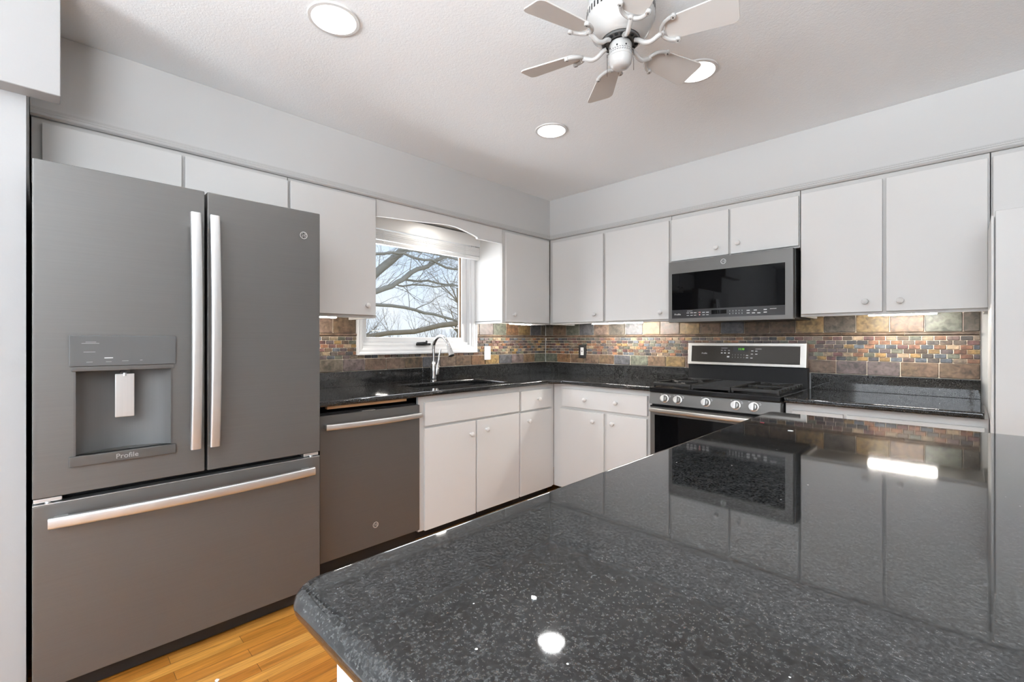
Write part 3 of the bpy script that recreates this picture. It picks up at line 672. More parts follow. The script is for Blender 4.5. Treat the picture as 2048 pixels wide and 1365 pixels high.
# dispenser
b = MB(); n = 14; vs = []; 
for z in (HZ0, HZ1):
    for k in range(n+1):
        t = k/n; y = HY0+.001+(HY1-HY0-.002)*t; vs.append((.786-.070*math.sin(math.pi*t)**.6, y, z))
fs = [[k, k+1, n+2+k, n+1+k] for k in range(n)]
b.add(vs, fs); obj('dispenser_recess', b, brushed('dispenser_grey', (.12, .119, .117), .55, 2, .05, .3), door_l, smooth=60)
b = MB(); b.add([(.786-.070*math.sin(math.pi*k/n)**.6, HY0+.001+(HY1-HY0-.002)*k/n, .829) for k in range(n+1)]+[(.790, HY1, .829), (.790, HY0, .829)], [list(range(n+3))])
b.box(.770, .803, -3.376, -3.084, .794, .829, .003); obj('drip_tray', b, 'slatedark', door_l)
b = MB().text('Profile', .024, (.8036, -3.226, .811), lambda u, t, v: (t, u, v), 0, .0005); obj('lettering', b, simple('raised_grey_print', (.34, .34, .335), .4), door_l, 'pale Profile lettering on the drip tray')
b = MB(); b.box(.787, .7965, -3.376, -3.083, 1.131, 1.237, .003); obj('control_panel', b, 'dispglass', door_l, 'glossy grey touch panel')
b = MB(); b.box(.780, .7945, -3.370, -3.089, 1.1145, 1.1305, .002); b.box(.785, .7915, HY0-.0005, HY0+.005, HZ0, 1.114); b.box(.785, .7915, HY1-.005, HY1+.0005, HZ0, 1.114); obj('dispenser_bezel', b, 'slatedark', door_l)
b = MB()
for (y0, y1, z) in ((-3.345, -3.300, 1.2095), (-3.335, -3.308, 1.2140), (-3.340, -3.310, 1.180), (-3.333, -3.317, 1.145), (-3.283, -3.268, 1.145), (-3.24, -3.222, 1.147), (-3.19, -3.183, 1.148)): b.box(.7966, .7969, y0, y1, z, z+.0011)
obj_each('touch_mark', b, simple('faint_panel_print', (.35, .35, .36), .4), door_l)
obj('status_bar', MB().box(.7966, .797, -3.287, -3.264, 1.1575, 1.1605), emit('white_indicator', (1, 1, 1), .75), door_l, smooth=0)
b = MB(); b.box(.765, .771, -3.257, -3.203, .945, 1.100, .002); obj('dispenser_paddle', b, 'steelv', door_l, 'pale brushed metal paddle')
b = MB(); b.lathe([(.007, 0), (.0065, .02), (.009, .022), (.009, .03)], (.766, -3.230, 1.092)); b.box(.752, .778, -3.242, -3.218, 1.104, 1.1145, m=1); obj('water_nozzle', b, ['steel', 'black'], door_l)
for y in (-3.425, -2.571):
    b = MB(); b.box(.712, .776, y-.034, y+.034, .6865, .7005, .003); b.lathe([(.008, 0), (.008, .006)], (.772, y, .684)); obj('hinge', b, 'steel', fr)
for y in (-3.40, -2.596): obj('hinge_cover', MB().box(.60, .75, y-.03, y+.03, 1.7755, 1.800, .006), 'slatedark', fr)
obj('toe_grille', MB().box(.62, .735, -3.45, -2.546, .008, .074, .003), 'black', fr)
for y in (-3.40, -2.60): obj('foot', MB().lathe([(.02, 0), (.02, .012), (.01, .03)], (.66, y, .0003)), 'black', fr)

# ------------------------------------------------------------------ dishwasher
dw = thing('dishwasher', 'slate grey dishwasher under the counter beside the fridge', 'dishwasher', (.32, -2.168, 0))
obj('tub', MB().box(.04, .575, -2.464, -1.874, .02, .845), 'black', dw, smooth=0)
dd = MB(); dd.box(.576, .620, -2.466, -1.8725, .092, .838, .004); dd = obj('door', dd, 'slate', dw)
bow_handle('door_handle', FA, -2.445, .781, -1.884, .781, .620, .648, .672, .0150, .010, dd, 'steel')
emblem(FA, -2.160, .620, .206, .0165, dd)
b = MB(); b.box(.600, .6205, -2.24, -2.16, .8385, .8415, .001); obj('latch_plate', b, 'steel', dd)
obj('toe_kick', MB().box(.10, .545, -2.462, -1.876, .002, .090), 'black', dw, smooth=0)
obj('mounting_strip', MB().box(.575, .600, -2.42, -1.95, .8655, .8835, .001), 'wood_strip', None, 'raw pine strip under the counter edge above the dishwasher', 30, 'wood strip')

# ------------------------------------------------------------------ outlets
def outlet(label, F, s0, s1, z0, z1, kind, gap=.0125):
    r = thing('wall_outlet', label, 'outlet', F((s0+s1)/2, gap, z0)); sc = (s0+s1)/2; zc = (z0+z1)/2
    pl = obj('cover_plate', MB().lbox(F, s0, s1, .006, gap+.006, z0, z1, .002), 'whiteplastic' if kind == 'white' else 'black', r)
    if kind == 'white':
        for dz in (-.0195, .0195):
            f = MB(); f.lbox(F, sc-.0165, sc+.0165, gap+.006, gap+.0075, zc+dz-.014, zc+dz+.014, .0007)
            f.lbox(F, sc-.007, sc-.005, gap+.0075, gap+.0079, zc+dz-.004, zc+dz+.006, m=1); f.lbox(F, sc+.005, sc+.007, gap+.0075, gap+.0079, zc+dz-.004, zc+dz+.006, m=1); f.lbox(F, sc-.002, sc+.002, gap+.0075, gap+.0079, zc+dz-.011, zc+dz-.007, m=1)
            obj('socket', f, ['whiteplastic', 'black'], r)
    else:
        f = MB(); f.lbox(F, sc-.0165, sc+.0165, gap+.006, gap+.0082, zc-.034, zc+.034, .0007)
        for dz in (-.021, .021):
            f.lbox(F, sc-.007, sc-.005, gap+.0082, gap+.0086, zc+dz-.004, zc+dz+.006, m=1); f.lbox(F, sc+.005, sc+.007, gap+.0082, gap+.0086, zc+dz-.004, zc+dz+.006, m=1)
        f.lbox(F, sc-.006, sc+.006, gap+.0082, gap+.0094, zc-.0075, zc-.0015, m=1); f.lbox(F, sc-.006, sc+.006, gap+.0082, gap+.0094, zc+.0015, zc+.0075, m=1)
        obj('socket', f, ['whiteplastic', 'black'], r, 'white ground-fault socket with black buttons')
    return r
outlet('white outlet on the backsplash between window and corner', FA, -.816, -.746, 1.056, 1.171, 'white')
outlet('outlet in a black plate on the backsplash behind the range side counter', FB, .414, .492, 1.062, 1.183, 'black')

# ------------------------------------------------------------------ microwave
mw = thing('microwave', 'slate grey over-the-range microwave below the short cabinet', 'microwave', (1.843, -.2, 1.345))
b = MB(); b.box(1.4655, 2.2255, -.368, -.014, 1.348, 1.7585, .003); obj('housing', b, simple('dark_grey_case', (.045, .043, .042), .4, .3), mw)
md = MB().ringslab((1.467, 2.2215, 1.343, 1.7575), (1.489, 2.185, 1.366, 1.680), lambda u, w, t: (u, -t, w), .369, .411, .004, 2)
md = obj('door', md, 'slate', mw)
obj('door_glass', MB().box(1.4885, 2.1855, -.4085, -.372, 1.4285, 1.6805), 'glassblack', md, smooth=0)
obj('control_panel', MB().box(1.4885, 2.1855, -.4088, -.372, 1.3655, 1.428), 'panelglass', md, smooth=0)
obj('display', MB().box(1.758, 1.852, -.4094, -.4089, 1.391, 1.417), 'glassblack', md, smooth=0)
emblem(FB, 1.834, .411, 1.723, .0165, md)
fb3 = lambda u, t, v: (u, -t, v)
obj('lettering', MB().text('Profile', .017, (1.532, -.4092, 1.397), fb3, 0, .0003), 'print', md, 'white Profile lettering')
b = MB()
for i, x in enumerate((1.872, 1.891, 1.909, 1.927, 1.945)):
    b.text('12345'[i], .011, (x, -.4092, 1.406), fb3, 0, .0002); b.text('67890'[i], .011, (x, -.4092, 1.389), fb3, 0, .0002)
obj('keypad_digits', b, 'print', md)
b = MB()
for x in (1.603, 1.628, 1.652, 1.708, 1.733): b.box(x-.009, x+.009, -.4091, -.4089, 1.4025, 1.4065)
for x in (1.603, 1.628, 1.652, 1.708, 1.733): b.box(x-.008, x+.008, -.4091, -.4089, 1.3865, 1.3895)
b.box(1.597, 1.634, -.4091, -.4089, 1.416, 1.418)
for x, z in ((1.98, 1.405), (1.98, 1.389), (2.02, 1.405), (2.01, 1.388), (2.04, 1.387), (2.075, 1.406), (2.075, 1.39)): b.box(x-.009, x+.009, -.4091, -.4089, z-.0025, z+.0025)
b.box(2.10, 2.135, -.4091, -.4089, 1.408, 1.4105)
obj_each('button_mark', b, 'print', md)
b = MB(); b.box(1.675, 1.689, -.4091, -.4089, 1.404, 1.408); b.lathe([(.004, 0), (.004, .0003)], (1.682, -.4089, 1.390), (0, -1, 0), 12); obj('stop_button_mark', b, 'printred', md, smooth=0)
b = MB()
for k in range(12): b.box(1.50+k*.058, 1.545+k*.058, -.34, -.325, 1.3445, 1.3478)
obj('underside_vent', b, 'black', mw, smooth=0)

# ------------------------------------------------------------------ gas range
X0, X1 = 1.4615, 2.2225
rg = thing('gas_range', 'slate and black gas range with five burner knobs', 'range', ((X0+X1)/2, -.33, 0))
b = MB(); b.box(X0, X1, -.635, -.03, .04, .895, .003); obj('body', b, simple('black_side_enamel', (.02, .02, .021), .3), rg)
obj('toe_panel', MB().box(X0+.02, X1-.02, -.60, -.05, .0, .040), 'black', rg, smooth=0)
dr = obj('storage_drawer', MB().box(X0+.002, X1-.002, -.662, -.636, .05, .185, .004), 'slate', rg)
od = MB().ringslab((X0+.002, X1-.002, .192, .800), (X0+.030, X1-.030, .235, .745), lambda u, w, t: (u, -t, w), .636, .664, .004, 2)
od = obj('oven_door', od, 'slate', rg)
obj('oven_glass', MB().box(X0+.0295, X1-.0295, -.6635, -.638, .2345, .7455), 'glassblack', od, smooth=0)
bow_handle('oven_handle', FB, X0+.018, .776, X1-.018, .776, .664, .694, .716, .0135, .010, od, 'steelx')
obj('door_top_trim', MB().box(X0+.004, X1-.004, -.668, -.640, .7925, .8005, .002), 'blackgloss', od)
# sloping knob panel
cp = MB(); cp.prism([(X0+.001, -.638, .808), (X0+.001, -.676, .812), (X0+.001, -.662, .884), (X0+.001, -.638, .884)], (X1-X0-.002, 0, 0), .002, 2)
cpo = obj('knob_panel', cp, 'slate', rg)
for x in (1.568, 1.654, 1.827, 1.996, 2.091):
    zc = .850; yc = -.6685; ax = Vector((0, -.982, .19))
    k = MB(); k.lathe([(.026, 0), (.026, .004), (.0215, .006), (.0205, .026), (.019, .030), (0, .0305)], (x, yc, zc), ax, 28)
    o = Vector((x, yc, zc))+ax*.0295; upv = Vector((0, .19, .982))
    for s in (-1,):
        k.tube([o-upv*.019, o+upv*.019], 1, 8, 0, True, (.0045, .007), up=ax)
    ko = obj('burner_knob', k, 'knobmetal', rg)
    g = MB(); g.tube([o-upv*.017+Vector((.0105, 0, 0)), o+upv*.017+Vector((.0105, 0, 0))], 1, 8, 0, True, (.0016, .0035), up=ax); obj('grip_groove', g, 'slatedark', ko)
b = MB()
for x in (1.568, 1.654, 1.827, 1.996, 2.091):
    for dx, dz in ((.030, .022), (.034, .017), (.032, .012), (-.026, .026)):
        y = -.6635-.001-(.876-(.850+dz))*.19; b.box(x+dx-.004, x+dx+.004, y-.0008, y+.002, .850+dz-.0009, .850+dz+.0009)
obj_each('knob_mark', b, 'print', cpo)
# cooktop and grates
ct = MB(); ct.rectslab(X0-.001, X1+.001, -.672, -.055, lambda u, w, t: (u, w, t), .8855, .918, .006, 3); obj('cooktop', ct, 'blackgloss', rg)
def grate(x0, x1, y0, y1, griddle=False):
    g = MB(); h0, h1 = .9185, .948; t = .011
    if not griddle:
        g.box(x0, x1, y0, y0+t, h0+.010, h1, .003); g.box(x0, x1, y1-t, y1, h0+.010, h1, .003)
        g.box(x0, x0+t, y0+t, y1-t, h0+.010, h1, .003); g.box(x1-t, x1, y0+t, y1-t, h0+.010, h1, .003)
        xm, ym = (x0+x1)/2, (y0+y1)/2
        g.box(x0+t, x1-t, ym-t/2, ym+t/2, h0+.012, h1-.001, .003)
        for yc in ((y0+ym)/2, (ym+y1)/2):
            for a in range(4):
                an = math.pi/4+a*math.pi/2+(.0); dx, dy = math.cos(an), math.sin(an)
                g.tube([(xm+dx*.028, yc+dy*.028, h1-.006), (xm+dx*.155*.72, yc+dy*.155*.85, h1-.004)], .0055, 6)
        for k in range(9): 
            yy = y0+.03+k*(y1-y0-.06)/8
            if x1 > X1-.03: g.box(x1-.022, x1+.004, yy-.006, yy+.006, h1-.012, h1+.003, .003)
        for sx in (x0+.002, x1-t-.002):
            for sy in (y0+.002, y1-t-.002, ym-t/2): g.box(sx, sx+t, sy, sy+t, h0, h0+.014, .002)
        return obj('burner_grate', g, 'iron', rg)
    g.box(x0, x1, y0, y1, h1-.010, h1-.004, .002); g.box(x0, x1, y0, y0+t, h0+.008, h1, .003); g.box(x0, x1, y1-t*1.6, y1, h0+.008, h1, .003); g.box(x0, x0+t, y0+t, y1-t, h0+.008, h1, .003); g.box(x1-t, x1, y0+t, y1-t, h0+.008, h1, .003)
    for k in range(14):
        yy = y0+.03+k*(y1-y0-.06)/13; g.box(x0+t, x1-t, yy-.003, yy+.003, h1-.005, h1-.001, .001)
    for sx in (x0+.002, x1-t-.002):
        for sy in (y0+.002, y1-t-.002): g.box(sx, sx+t, sy, sy+t, h0, h0+.014, .002)
    return obj('griddle_plate', g, 'iron', rg)
gy0, gy1 = -.645, -.125
grate(X0+.012, X0+.262, gy0, gy1); grate(X0+.266, X1-.266, gy0, gy1, True); grate(X1-.262, X1-.012, gy0, gy1)
for x in (X0+.137, X1-.137):
    for y in (-.515, -.255):
        c = MB(); c.lathe([(.047, 0), (.047, .006), (.036, .008), (.036, .014), (.030, .019), (0, .020)], (x, y, .9183)); obj('burner_cap', c, 'iron', rg)
# backguard
obj('backguard_base', MB().box(X0, X1, -.075, -.026, .8955, 1.046, .003), simple('black_backguard', (.008, .008, .0085), .5, ior=1.35), rg)
bg = MB()
def bgp(u, w, t):   # the control face leans back a little
    return (u, -(t+(1.205-w)*.10), w)
bg.ringslab((X0+.002, X1-.002, 1.0465, 1.204), (X0+.030, X1-.038, 1.068, 1.180), bgp, .026, .082, .004, 3)
bgo = obj('backguard', bg, 'steelx', rg)
gl = MB(); gl.rectslab(X0+.0295, X1-.0375, 1.0675, 1.1805, bgp, .040, .0808); obj('control_glass', gl, simple('bronze_panel_glass', (.05, .044, .038), .16, .4), bgo, smooth=0)
def on_bg(mb, name, mat):
    return obj(name, mb, mat, bgo, smooth=0)
def bgbox(mb, x0, x1, z0, z1, t0=.0809, t1=.0813): mb.prism([bgp(x0, z0, t1), bgp(x1, z0, t1), bgp(x1, z1, t1), bgp(x0, z1, t1)], (0, t1-t0, 0))
d = MB(); bgbox(d, 1.782, 1.878, 1.142, 1.174); on_bg(d, 'clock_display', 'black')
tx = lambda t0: (lambda u, t, v: (u, -t+v*.10, v))
on_bg(MB().text('11:10', .018, bgp(1.834, 1.1605, .0816), tx(0), 0, .0003), 'clock_digits', 'green')
on_bg(MB().text('Profile', .015, bgp(1.585, 1.128, .0813), tx(0), 0, .0003), 'lettering', 'print')
d = MB()
for i, x in enumerate((1.778, 1.797, 1.815, 1.834, 1.853)):
    d.text('12345'[i], .009, bgp(x, 1.121, .0812), tx(0), 0, .0002); d.text('67890'[i], .009, bgp(x, 1.103, .0812), tx(0), 0, .0002)
on_bg(d, 'keypad_digits', 'print')
d = MB(); bgbox(d, 1.702, 1.744, 1.166, 1.168)
for x in (1.706, 1.728, 1.754): bgbox(d, x-.006, x+.006, 1.150, 1.1525); bgbox(d, x-.006, x+.006, 1.129, 1.136)
bgbox(d, 1.742, 1.758, 1.102, 1.112)
for x, z in ((1.873, 1.118), (1.873, 1.102), (1.901, 1.101), (1.903, 1.128), (1.905, 1.149), (1.93, 1.148), (1.93, 1.128)): bgbox(d, x-.007, x+.007, z-.002, z+.003)
bgbox(d, 1.924, 1.962, 1.161, 1.1635)
obj_each('button_mark', d, 'print', bgo)

# ------------------------------------------------------------------ under cabinet light strips
def strip(label, F, s0, s1, d0, d1, zt=1.3725):
    r = thing('under_cabinet_light', label, 'light', F((s0+s1)/2, (d0+d1)/2, zt-.018), 'under-cabinet light strips')
    obj('housing', MB().lbox(F, s0, s1, d0, d1, zt-.010, zt, .002), 'whiteplastic', r)
    obj('diffuser', MB().lbox(F, s0+.006, s1-.006, d0+.003, d1-.003, zt-.020, zt-.0101, .002), 'led', r)
strip('lit light strip under the cabinet beside the fridge', FA, -2.475, -2.225, .272, .294)
strip('lit light strip under the cabinet between window and corner', FA, -.780, -.520, .272, .294)
strip('lit light strip under the cabinet between corner and microwave', FB, .745, 1.205, .272, .294)
strip('lit light strip under the cabinet right of the microwave', FB, 2.545, 2.830, .272, .294)

# ------------------------------------------------------------------ recessed ceiling lamps
def can(x, y, label, z=H, rad=.094):
    r = thing('recessed_light', label, 'ceiling light', (x, y, z-.006), 'recessed ceiling lights')
    k = rad/.094
    obj('trim_ring', MB().ring([(.094*k, -.0005), (.092*k, -.006), (.080*k, -.007), (.0775*k, -.003), (.0775*k, .002), (.0825*k, .002), (.0826*k, -.0005)], (x, y, z), (0, 0, 1), 48), 'can', r)
    obj('baffle', MB().ring([(.078*k, -.002), (.064*k, .062), (.065*k, .064), (.0805*k, .0)], (x, y, z), (0, 0, 1), 48), 'can', r)
    obj('lamp_lens', MB().lathe([(.0635*k, .060), (.0635*k, .064), (0, .064)][::-1]+[(0, .060)], (x, y, z), (0, 0, 1), 40), 'lamp', r)
    d = bpy.data.lights.new('recessed_lamp', 'AREA'); d.shape = 'DISK'; d.size = .12*k; d.energy = CAN_SPOT; d.color = (.98, .985, 1.0); d.spread = R(150)
    o = bpy.data.objects.new('recessed_lamp', d); COL.objects.link(o); o.parent = r; o.location = (0, 0, .006+.055)
can(*CANS[0], 'lit recessed ceiling light nearest the fridge')
can(*CANS[1], 'lit recessed ceiling light nearest the room corner')
can(*CANS[2], 'lit recessed ceiling light partly behind a fan blade')
# small lamp over the sink, tucked behind the valance
sl_ = thing('sink_light', 'small round light under the soffit behind the window valance', 'light', (.262, -1.44, 2.075))
obj('housing', MB().lathe([(.05, 0), (.06, .004), (.06, .0198)], (.262, -1.44, 2.075)), 'can', sl_)
obj('lamp_lens', MB().lathe([(0, 0), (.045, 0), (.045, .004), (0, .004)], (.262, -1.44, 2.0705), n=32), emit('sink_lamp_glow', (1, .95, .88), 45.0), sl_)

# ------------------------------------------------------------------ ceiling fan
CX, CY, ZB = 2.071, -2.022, 2.25
fan = thing('ceiling_fan', 'cream white six-blade ceiling fan with two pull chains', 'ceiling fan', (CX, CY, 2.17))
b = MB(); b.lathe([(.108, H-.001-2.17), (.112, .225), (.113, .205), (.1165, .203), (.1165, .160), (.112, .150), (.098, .118), (.078, .098), (.066, .094), (.066, .104), (0, .104)], (CX, CY, 2.17), n=56)
hs = obj('motor_housing', b, 'fan', fan)
b = MB()
for k in range(48):
    a = 2*math.pi*k/48; c, s = math.cos(a), math.sin(a); p = Vector((CX+.1166*c, CY+.1166*s, 2.17+.1815)); t = Vector((-s, c, 0))*.0032; o = Vector((c, s, 0))*.0004; u = Vector((0, 0, .0105))
    b.add([p-t-u, p+t-u, p+t+u, p-t+u, p-t-u+o, p+t-u+o, p+t+u+o, p-t+u+o], [[4, 5, 6, 7], [0, 1, 5, 4], [1, 2, 6, 5], [2, 3, 7, 6], [3, 0, 4, 7]])
obj('vent_slots', b, 'black', hs, smooth=0)
b = MB(); b.lathe([(.064, .086), (.064, .0935), (.038, .0935), (.038, .086)], (CX, CY, 2.17), n=40)
fw_ = obj('flywheel', b, simple('dark_grey_rubber', (.10, .098, .095), .6), fan)
b = MB()
for k in range(18):
    a = 2*math.pi*k/18+.12; b.lathe([(.0065, 0), (.0065, -.0025), (.004, -.0025), (.004, -.0008), (0, -.0008)], (CX+.054*math.cos(a), CY+.054*math.sin(a), 2.2558), (0, 0, 1), 10)
obj('mounting_holes', b, 'black', fw_, smooth=0)
b = MB(); b.lathe([(0, 0), (.020, .001), (.030, .006), (.037, .016), (.0395, .028), (.0395, .036), (.041, .037), (.041, .040), (.0395, .041), (.0395, .078), (.036, .084), (.036, .0855)], (CX, CY, 2.168), n=40)
cap = obj('switch_housing', b, 'fan', fan)
b = MB()
for k in range(30):
    a = 2*math.pi*k/30; c, s = math.cos(a), math.sin(a)
    for zz, tw in ((.0475, .35), (.0545, -.35)):
        p = Vector((CX+.0397*c, CY+.0397*s, 2.168+zz)); t = Vector((-s, c, 0)); d1 = (t*math.cos(tw)+Vector((0, 0, 1))*math.sin(tw))*.0030; d2 = Vector((0, 0, .0008)); o = Vector((c, s, 0))*.0003
        b.add([p-d1-d2+o, p+d1-d2+o, p+d1+d2+o, p-d1+d2+o], [[0, 1, 2, 3]])
for a in (R(-75), R(-30), R(-120)):
    b.lathe([(.003, 0), (.003, .001), (0, .001)], (CX+.0392*math.cos(a), CY+.0392*math.sin(a), 2.168+.062), (math.cos(a), math.sin(a), 0), 10)
obj('decorative_band', b, 'black', cap, smooth=0)
for a, ln in ((R(-150), .066), (R(20), .062)):
    c = MB(); px, py = CX+.045*math.cos(a), CY+.045*math.sin(a); z = 2.168+.056
    c.tube([(CX+.038*math.cos(a), CY+.038*math.sin(a), z), (px, py, z-.002), (px, py, z-.012)], .0014, 6)
    for k in range(int(ln/.0026)): c.lathe([(0, 0), (.0011, .0006), (.0013, .0012), (.0011, .0018), (0, .0024)], (px, py, z-.013-k*.0026), (0, 0, -1), 6)
    obj('pull_chain', c, simple('dark_bead_chain', (.12, .11, .10), .4, .8) if 'dark_bead_chain' not in bpy.data.materials else bpy.data.materials['dark_bead_chain'], fan)
BA = [15, 75, 135, 195, 255, 315]
for ang in BA:
    A = Matrix.Translation((CX, CY, ZB)) @ Matrix.Rotation(R(ang), 4, 'Z') @ Matrix.Rotation(R(-16), 4, 'X')
    A0 = Matrix.Translation((CX, CY, ZB)) @ Matrix.Rotation(R(ang), 4, 'Z')
    # blade outline in its own plane
    out = []
    r0, r1, w0, w1 = .152, .372, .043, .056
    def arc(cx, cy, rr, a0, a1, n=6): return [(cx+rr*math.cos(R(a0+(a1-a0)*i/n)), cy+rr*math.sin(R(a0+(a1-a0)*i/n))) for i in range(n+1)]
    out += arc(r0+.030, -w0+.030, .030, 180, 270); out += arc(r1-.020, -w1+.020, .020, 270, 360); out += arc(r1-.020, w1-.020, .020, 0, 90); out += arc(r0+.030, w0-.030, .030, 90, 180)
    bb = MB(); bb.prism([tuple(A @ Vector((x, y, .0012))) for x, y in out], tuple((A.to_3x3() @ Vector((0, 0, .005)))), .0012, 1)
    bo = obj('fan_blade', bb, 'fanblade', fan)
    ir = MB()
    stem = [(.050, 0, .002), (.064, 0, -.004), (.084, 0, -.018), (.104, 0, -.021), (.124, 0, -.012), (.138, 0, -.005)]
    def spl(P, k=5):
        P = [Vector(p) for p in P]; Q = []
        for i in range(len(P)-1):
            p0, p1, p2, p3 = P[max(i-1, 0)], P[i], P[i+1], P[min(i+2, len(P)-1)]
            for j in range(k):
                t = j/k; Q.append(.5*((2*p1)+(p2-p0)*t+(2*p0-5*p1+4*p2-p3)*t*t+(3*p1-p0-3*p2+p3)*t**3))
        return Q+[P[-1]]
    stem = spl(stem)
    ir.tube([tuple(A0 @ p) for p in stem], .0078, 12)
    ir.tube([tuple(A @ Vector((.190-.052*math.cos(t), .045*math.sin(t), -.0032))) for t in [R(-88+176*i/16) for i in range(17)]], [.0066]*17, 12)
    for x, y in ((.184, .045), (.184, -.045), (.140, 0)):
        ir.lathe([(.0092, 0), (.0092, -.008), (.0075, -.0098), (0, -.0100)], tuple(A @ Vector((x, y, -.0006))), tuple(A.to_3x3() @ Vector((0, 0, 1))), 14)
    io = obj('blade_iron', ir, 'fan', bo)
    sc = MB()
    for x, y in ((.184, .045), (.184, -.045), (.140, 0)): sc.lathe([(.0024, 0), (.0024, -.0008), (0, -.0008)], tuple(A @ Vector((x, y, -.0105))), tuple(A.to_3x3() @ Vector((0, 0, 1))), 8)
    obj('blade_screws', sc, 'black', bo, smooth=0)

# ------------------------------------------------------------------ island
IX0, IX1, IY0, IY1, IZ = 2.392, 3.50, -3.240, -1.509, .955
it = thing('kitchen_island', 'white island base carrying the black granite slab', 'kitchen island', (2.9, -2.2, 0))
obj('carcass', MB().box(2.468, 3.30, -3.196, -1.556, .075, IZ-.0405, .003), 'cabinet', it)
obj('end_panel', MB().box(2.463, 3.30, -3.213, -3.1965, .0, IZ-.0405, .002), 'cabinet', it)
obj('toe_kick', MB().box(2.52, 3.28, -3.19, -1.60, .0, .0745), 'black', it, smooth=0)
def round_poly(x0, x1, y0, y1, r, n=8):
    P = []
    for cx, cy, a in ((x0+r, y0+r, 180), (x1-r, y0+r, 270), (x1-r, y1-r, 0), (x0+r, y1-r, 90)):
        P += [(cx+r*math.cos(R(a+90*i/n)), cy+r*math.sin(R(a+90*i/n))) for i in range(n+1)]
    return P
ib = MB(); n_ = None; lev = []
edge = []   # full bullnose section: (inset, z)
for k in range(11):
    a = math.pi/2-math.pi*k/10; edge.append((.0195-.0195*math.cos(a), IZ-.0197+.0197*math.sin(a)))
loops = [round_poly(IX0+i, IX1-i, IY0+i, IY1-i, max(.034-i, .012)) for i, z in edge]; N = len(loops[0])
for (i, z), lp in zip(edge, loops): lev += [(x, y, z) for x, y in lp]
fs = []
for k in range(len(edge)-1):
    for j in range(N): fs.append([k*N+j, (k+1)*N+j, (k+1)*N+(j+1) % N, k*N+(j+1) % N])
fs.append(list(range(N))); fs.append([(len(edge)-1)*N+j for j in range(N)][::-1])
ib.add(lev, fs)
obj('island_countertop', ib, 'granite', None, 'large polished black granite slab with rounded edge on the island', 40, 'countertop')
def flake(label, x, y, s, mat, z=.9552):
    b = MB(); n = 7; pts = [(x+s*random.uniform(.6, 1.2)*math.cos(2*math.pi*k/n)*1.3, y+s*random.uniform(.5, 1.1)*math.sin(2*math.pi*k/n), z) for k in range(n)]
    b.prism(pts, (0, 0, .0012)); obj('paint_flake', b, mat, None, label, 0, 'flake')
flake('white paint flake on the island before the lamp reflection', 2.610, -3.072, .0035, 'debris')
flake('small white paint flake on the island toward the range', 2.562, -1.896, .006, 'debris')
flake('tiny dark red flake on the island toward the range', 2.462, -1.809, .006, 'reddebris')
flake('pale crumb on the oak floor before the fridge', 1.02, -3.00, .008, 'debris', .0003)

# ------------------------------------------------------------------ tall pantry at the right
pt = thing('pantry_cabinet', 'tall white pantry cabinet past the right end of the counter', 'cabinet', (3.3, -.37, 0))
obj('carcass', MB().box(3.0085, 3.62, -.705, -.366, .08, 1.726, .002), 'cabinet', pt)
obj('side_panel', MB().box(3.0000, 3.008, -.727, -.366, .0, 1.7265, .001), 'cabinet', pt)
obj('door', MB().box(3.012, 3.615, -.728, -.7065, .095, 1.746, .003), 'cabinet', pt)
obj('toe_kick', MB().box(3.03, 3.60, -.66, -.37, .0, .0795), 'black', pt, smooth=0)
knob(FB, 3.58, .728, 1.0, bpy.data.objects[[o.name for o in pt.children if o.name.startswith('door')][0]])

# ------------------------------------------------------------------ outside: lawn and bare trees
struct('ground_outside', MB().box(-45, -.20, -20, 50, -.75, -.65), 'grassmat', 'dormant lawn outside the sink window', 'lawn')
LIMBS = {
'A': [(-5.00,0.32,1.74,0.076),(-5.08,0.64,2.15,0.077),(-5.16,1.02,2.53,0.078),(-5.24,1.40,2.83,0.079),(-5.32,1.76,3.14,0.080),(-5.40,2.31,3.69,0.075),(-5.5,2.9,4.4,.06)],
'B': [(-4.40,-0.38,1.83,0.055),(-4.49,0.16,1.94,0.050),(-4.58,0.70,2.10,0.048),(-4.67,1.06,2.23,0.047),(-4.76,1.35,2.39,0.046),(-4.84,1.75,2.65,0.044),(-4.93,2.06,2.75,0.043),(-5.02,2.36,2.93,0.041),(-5.11,2.65,3.05,0.038),(-5.20,3.04,3.27,0.036),(-5.4,3.6,3.7,.025)],
'C': [(-5.20,-0.05,2.57,0.030),(-5.12,1.00,2.89,0.028),(-5.05,1.31,2.95,0.027),(-4.97,1.51,2.95,0.026),(-4.90,1.77,2.87,0.025),(-4.82,2.07,2.87,0.024),(-4.75,2.38,2.74,0.023),(-4.67,2.69,2.72,0.023),(-4.60,3.19,2.56,0.020),(-4.5,3.7,2.5,.012)],
'D': [(-5.00,1.50,2.95,0.018),(-5.15,1.84,3.07,0.017),(-5.30,2.50,3.11,0.016),(-5.45,3.32,3.09,0.016),(-5.60,4.07,2.98,0.010)],
'E': [(-4.80,1.32,2.37,0.023),(-5.04,1.61,2.44,0.022),(-5.28,2.30,2.51,0.022),(-5.52,2.93,2.50,0.022),(-5.76,3.56,2.53,0.021),(-6.00,4.42,2.57,0.014)],
'F': [(-4.80,1.21,2.30,0.017),(-4.94,1.47,2.29,0.017),(-5.08,1.98,2.37,0.016),(-5.22,2.44,2.38,0.016),(-5.36,3.24,2.49,0.015),(-5.50,3.98,2.64,0.010)],
'G': [(-4.20,-0.46,1.86,0.036),(-4.31,0.08,1.85,0.033),(-4.43,0.63,1.85,0.031),(-4.54,1.28,1.84,0.030),(-4.66,1.55,1.82,0.029),(-4.77,2.08,1.76,0.028),(-4.89,2.83,1.64,0.027),(-5.00,3.54,1.46,0.020)]}
trnd = random.Random(21)
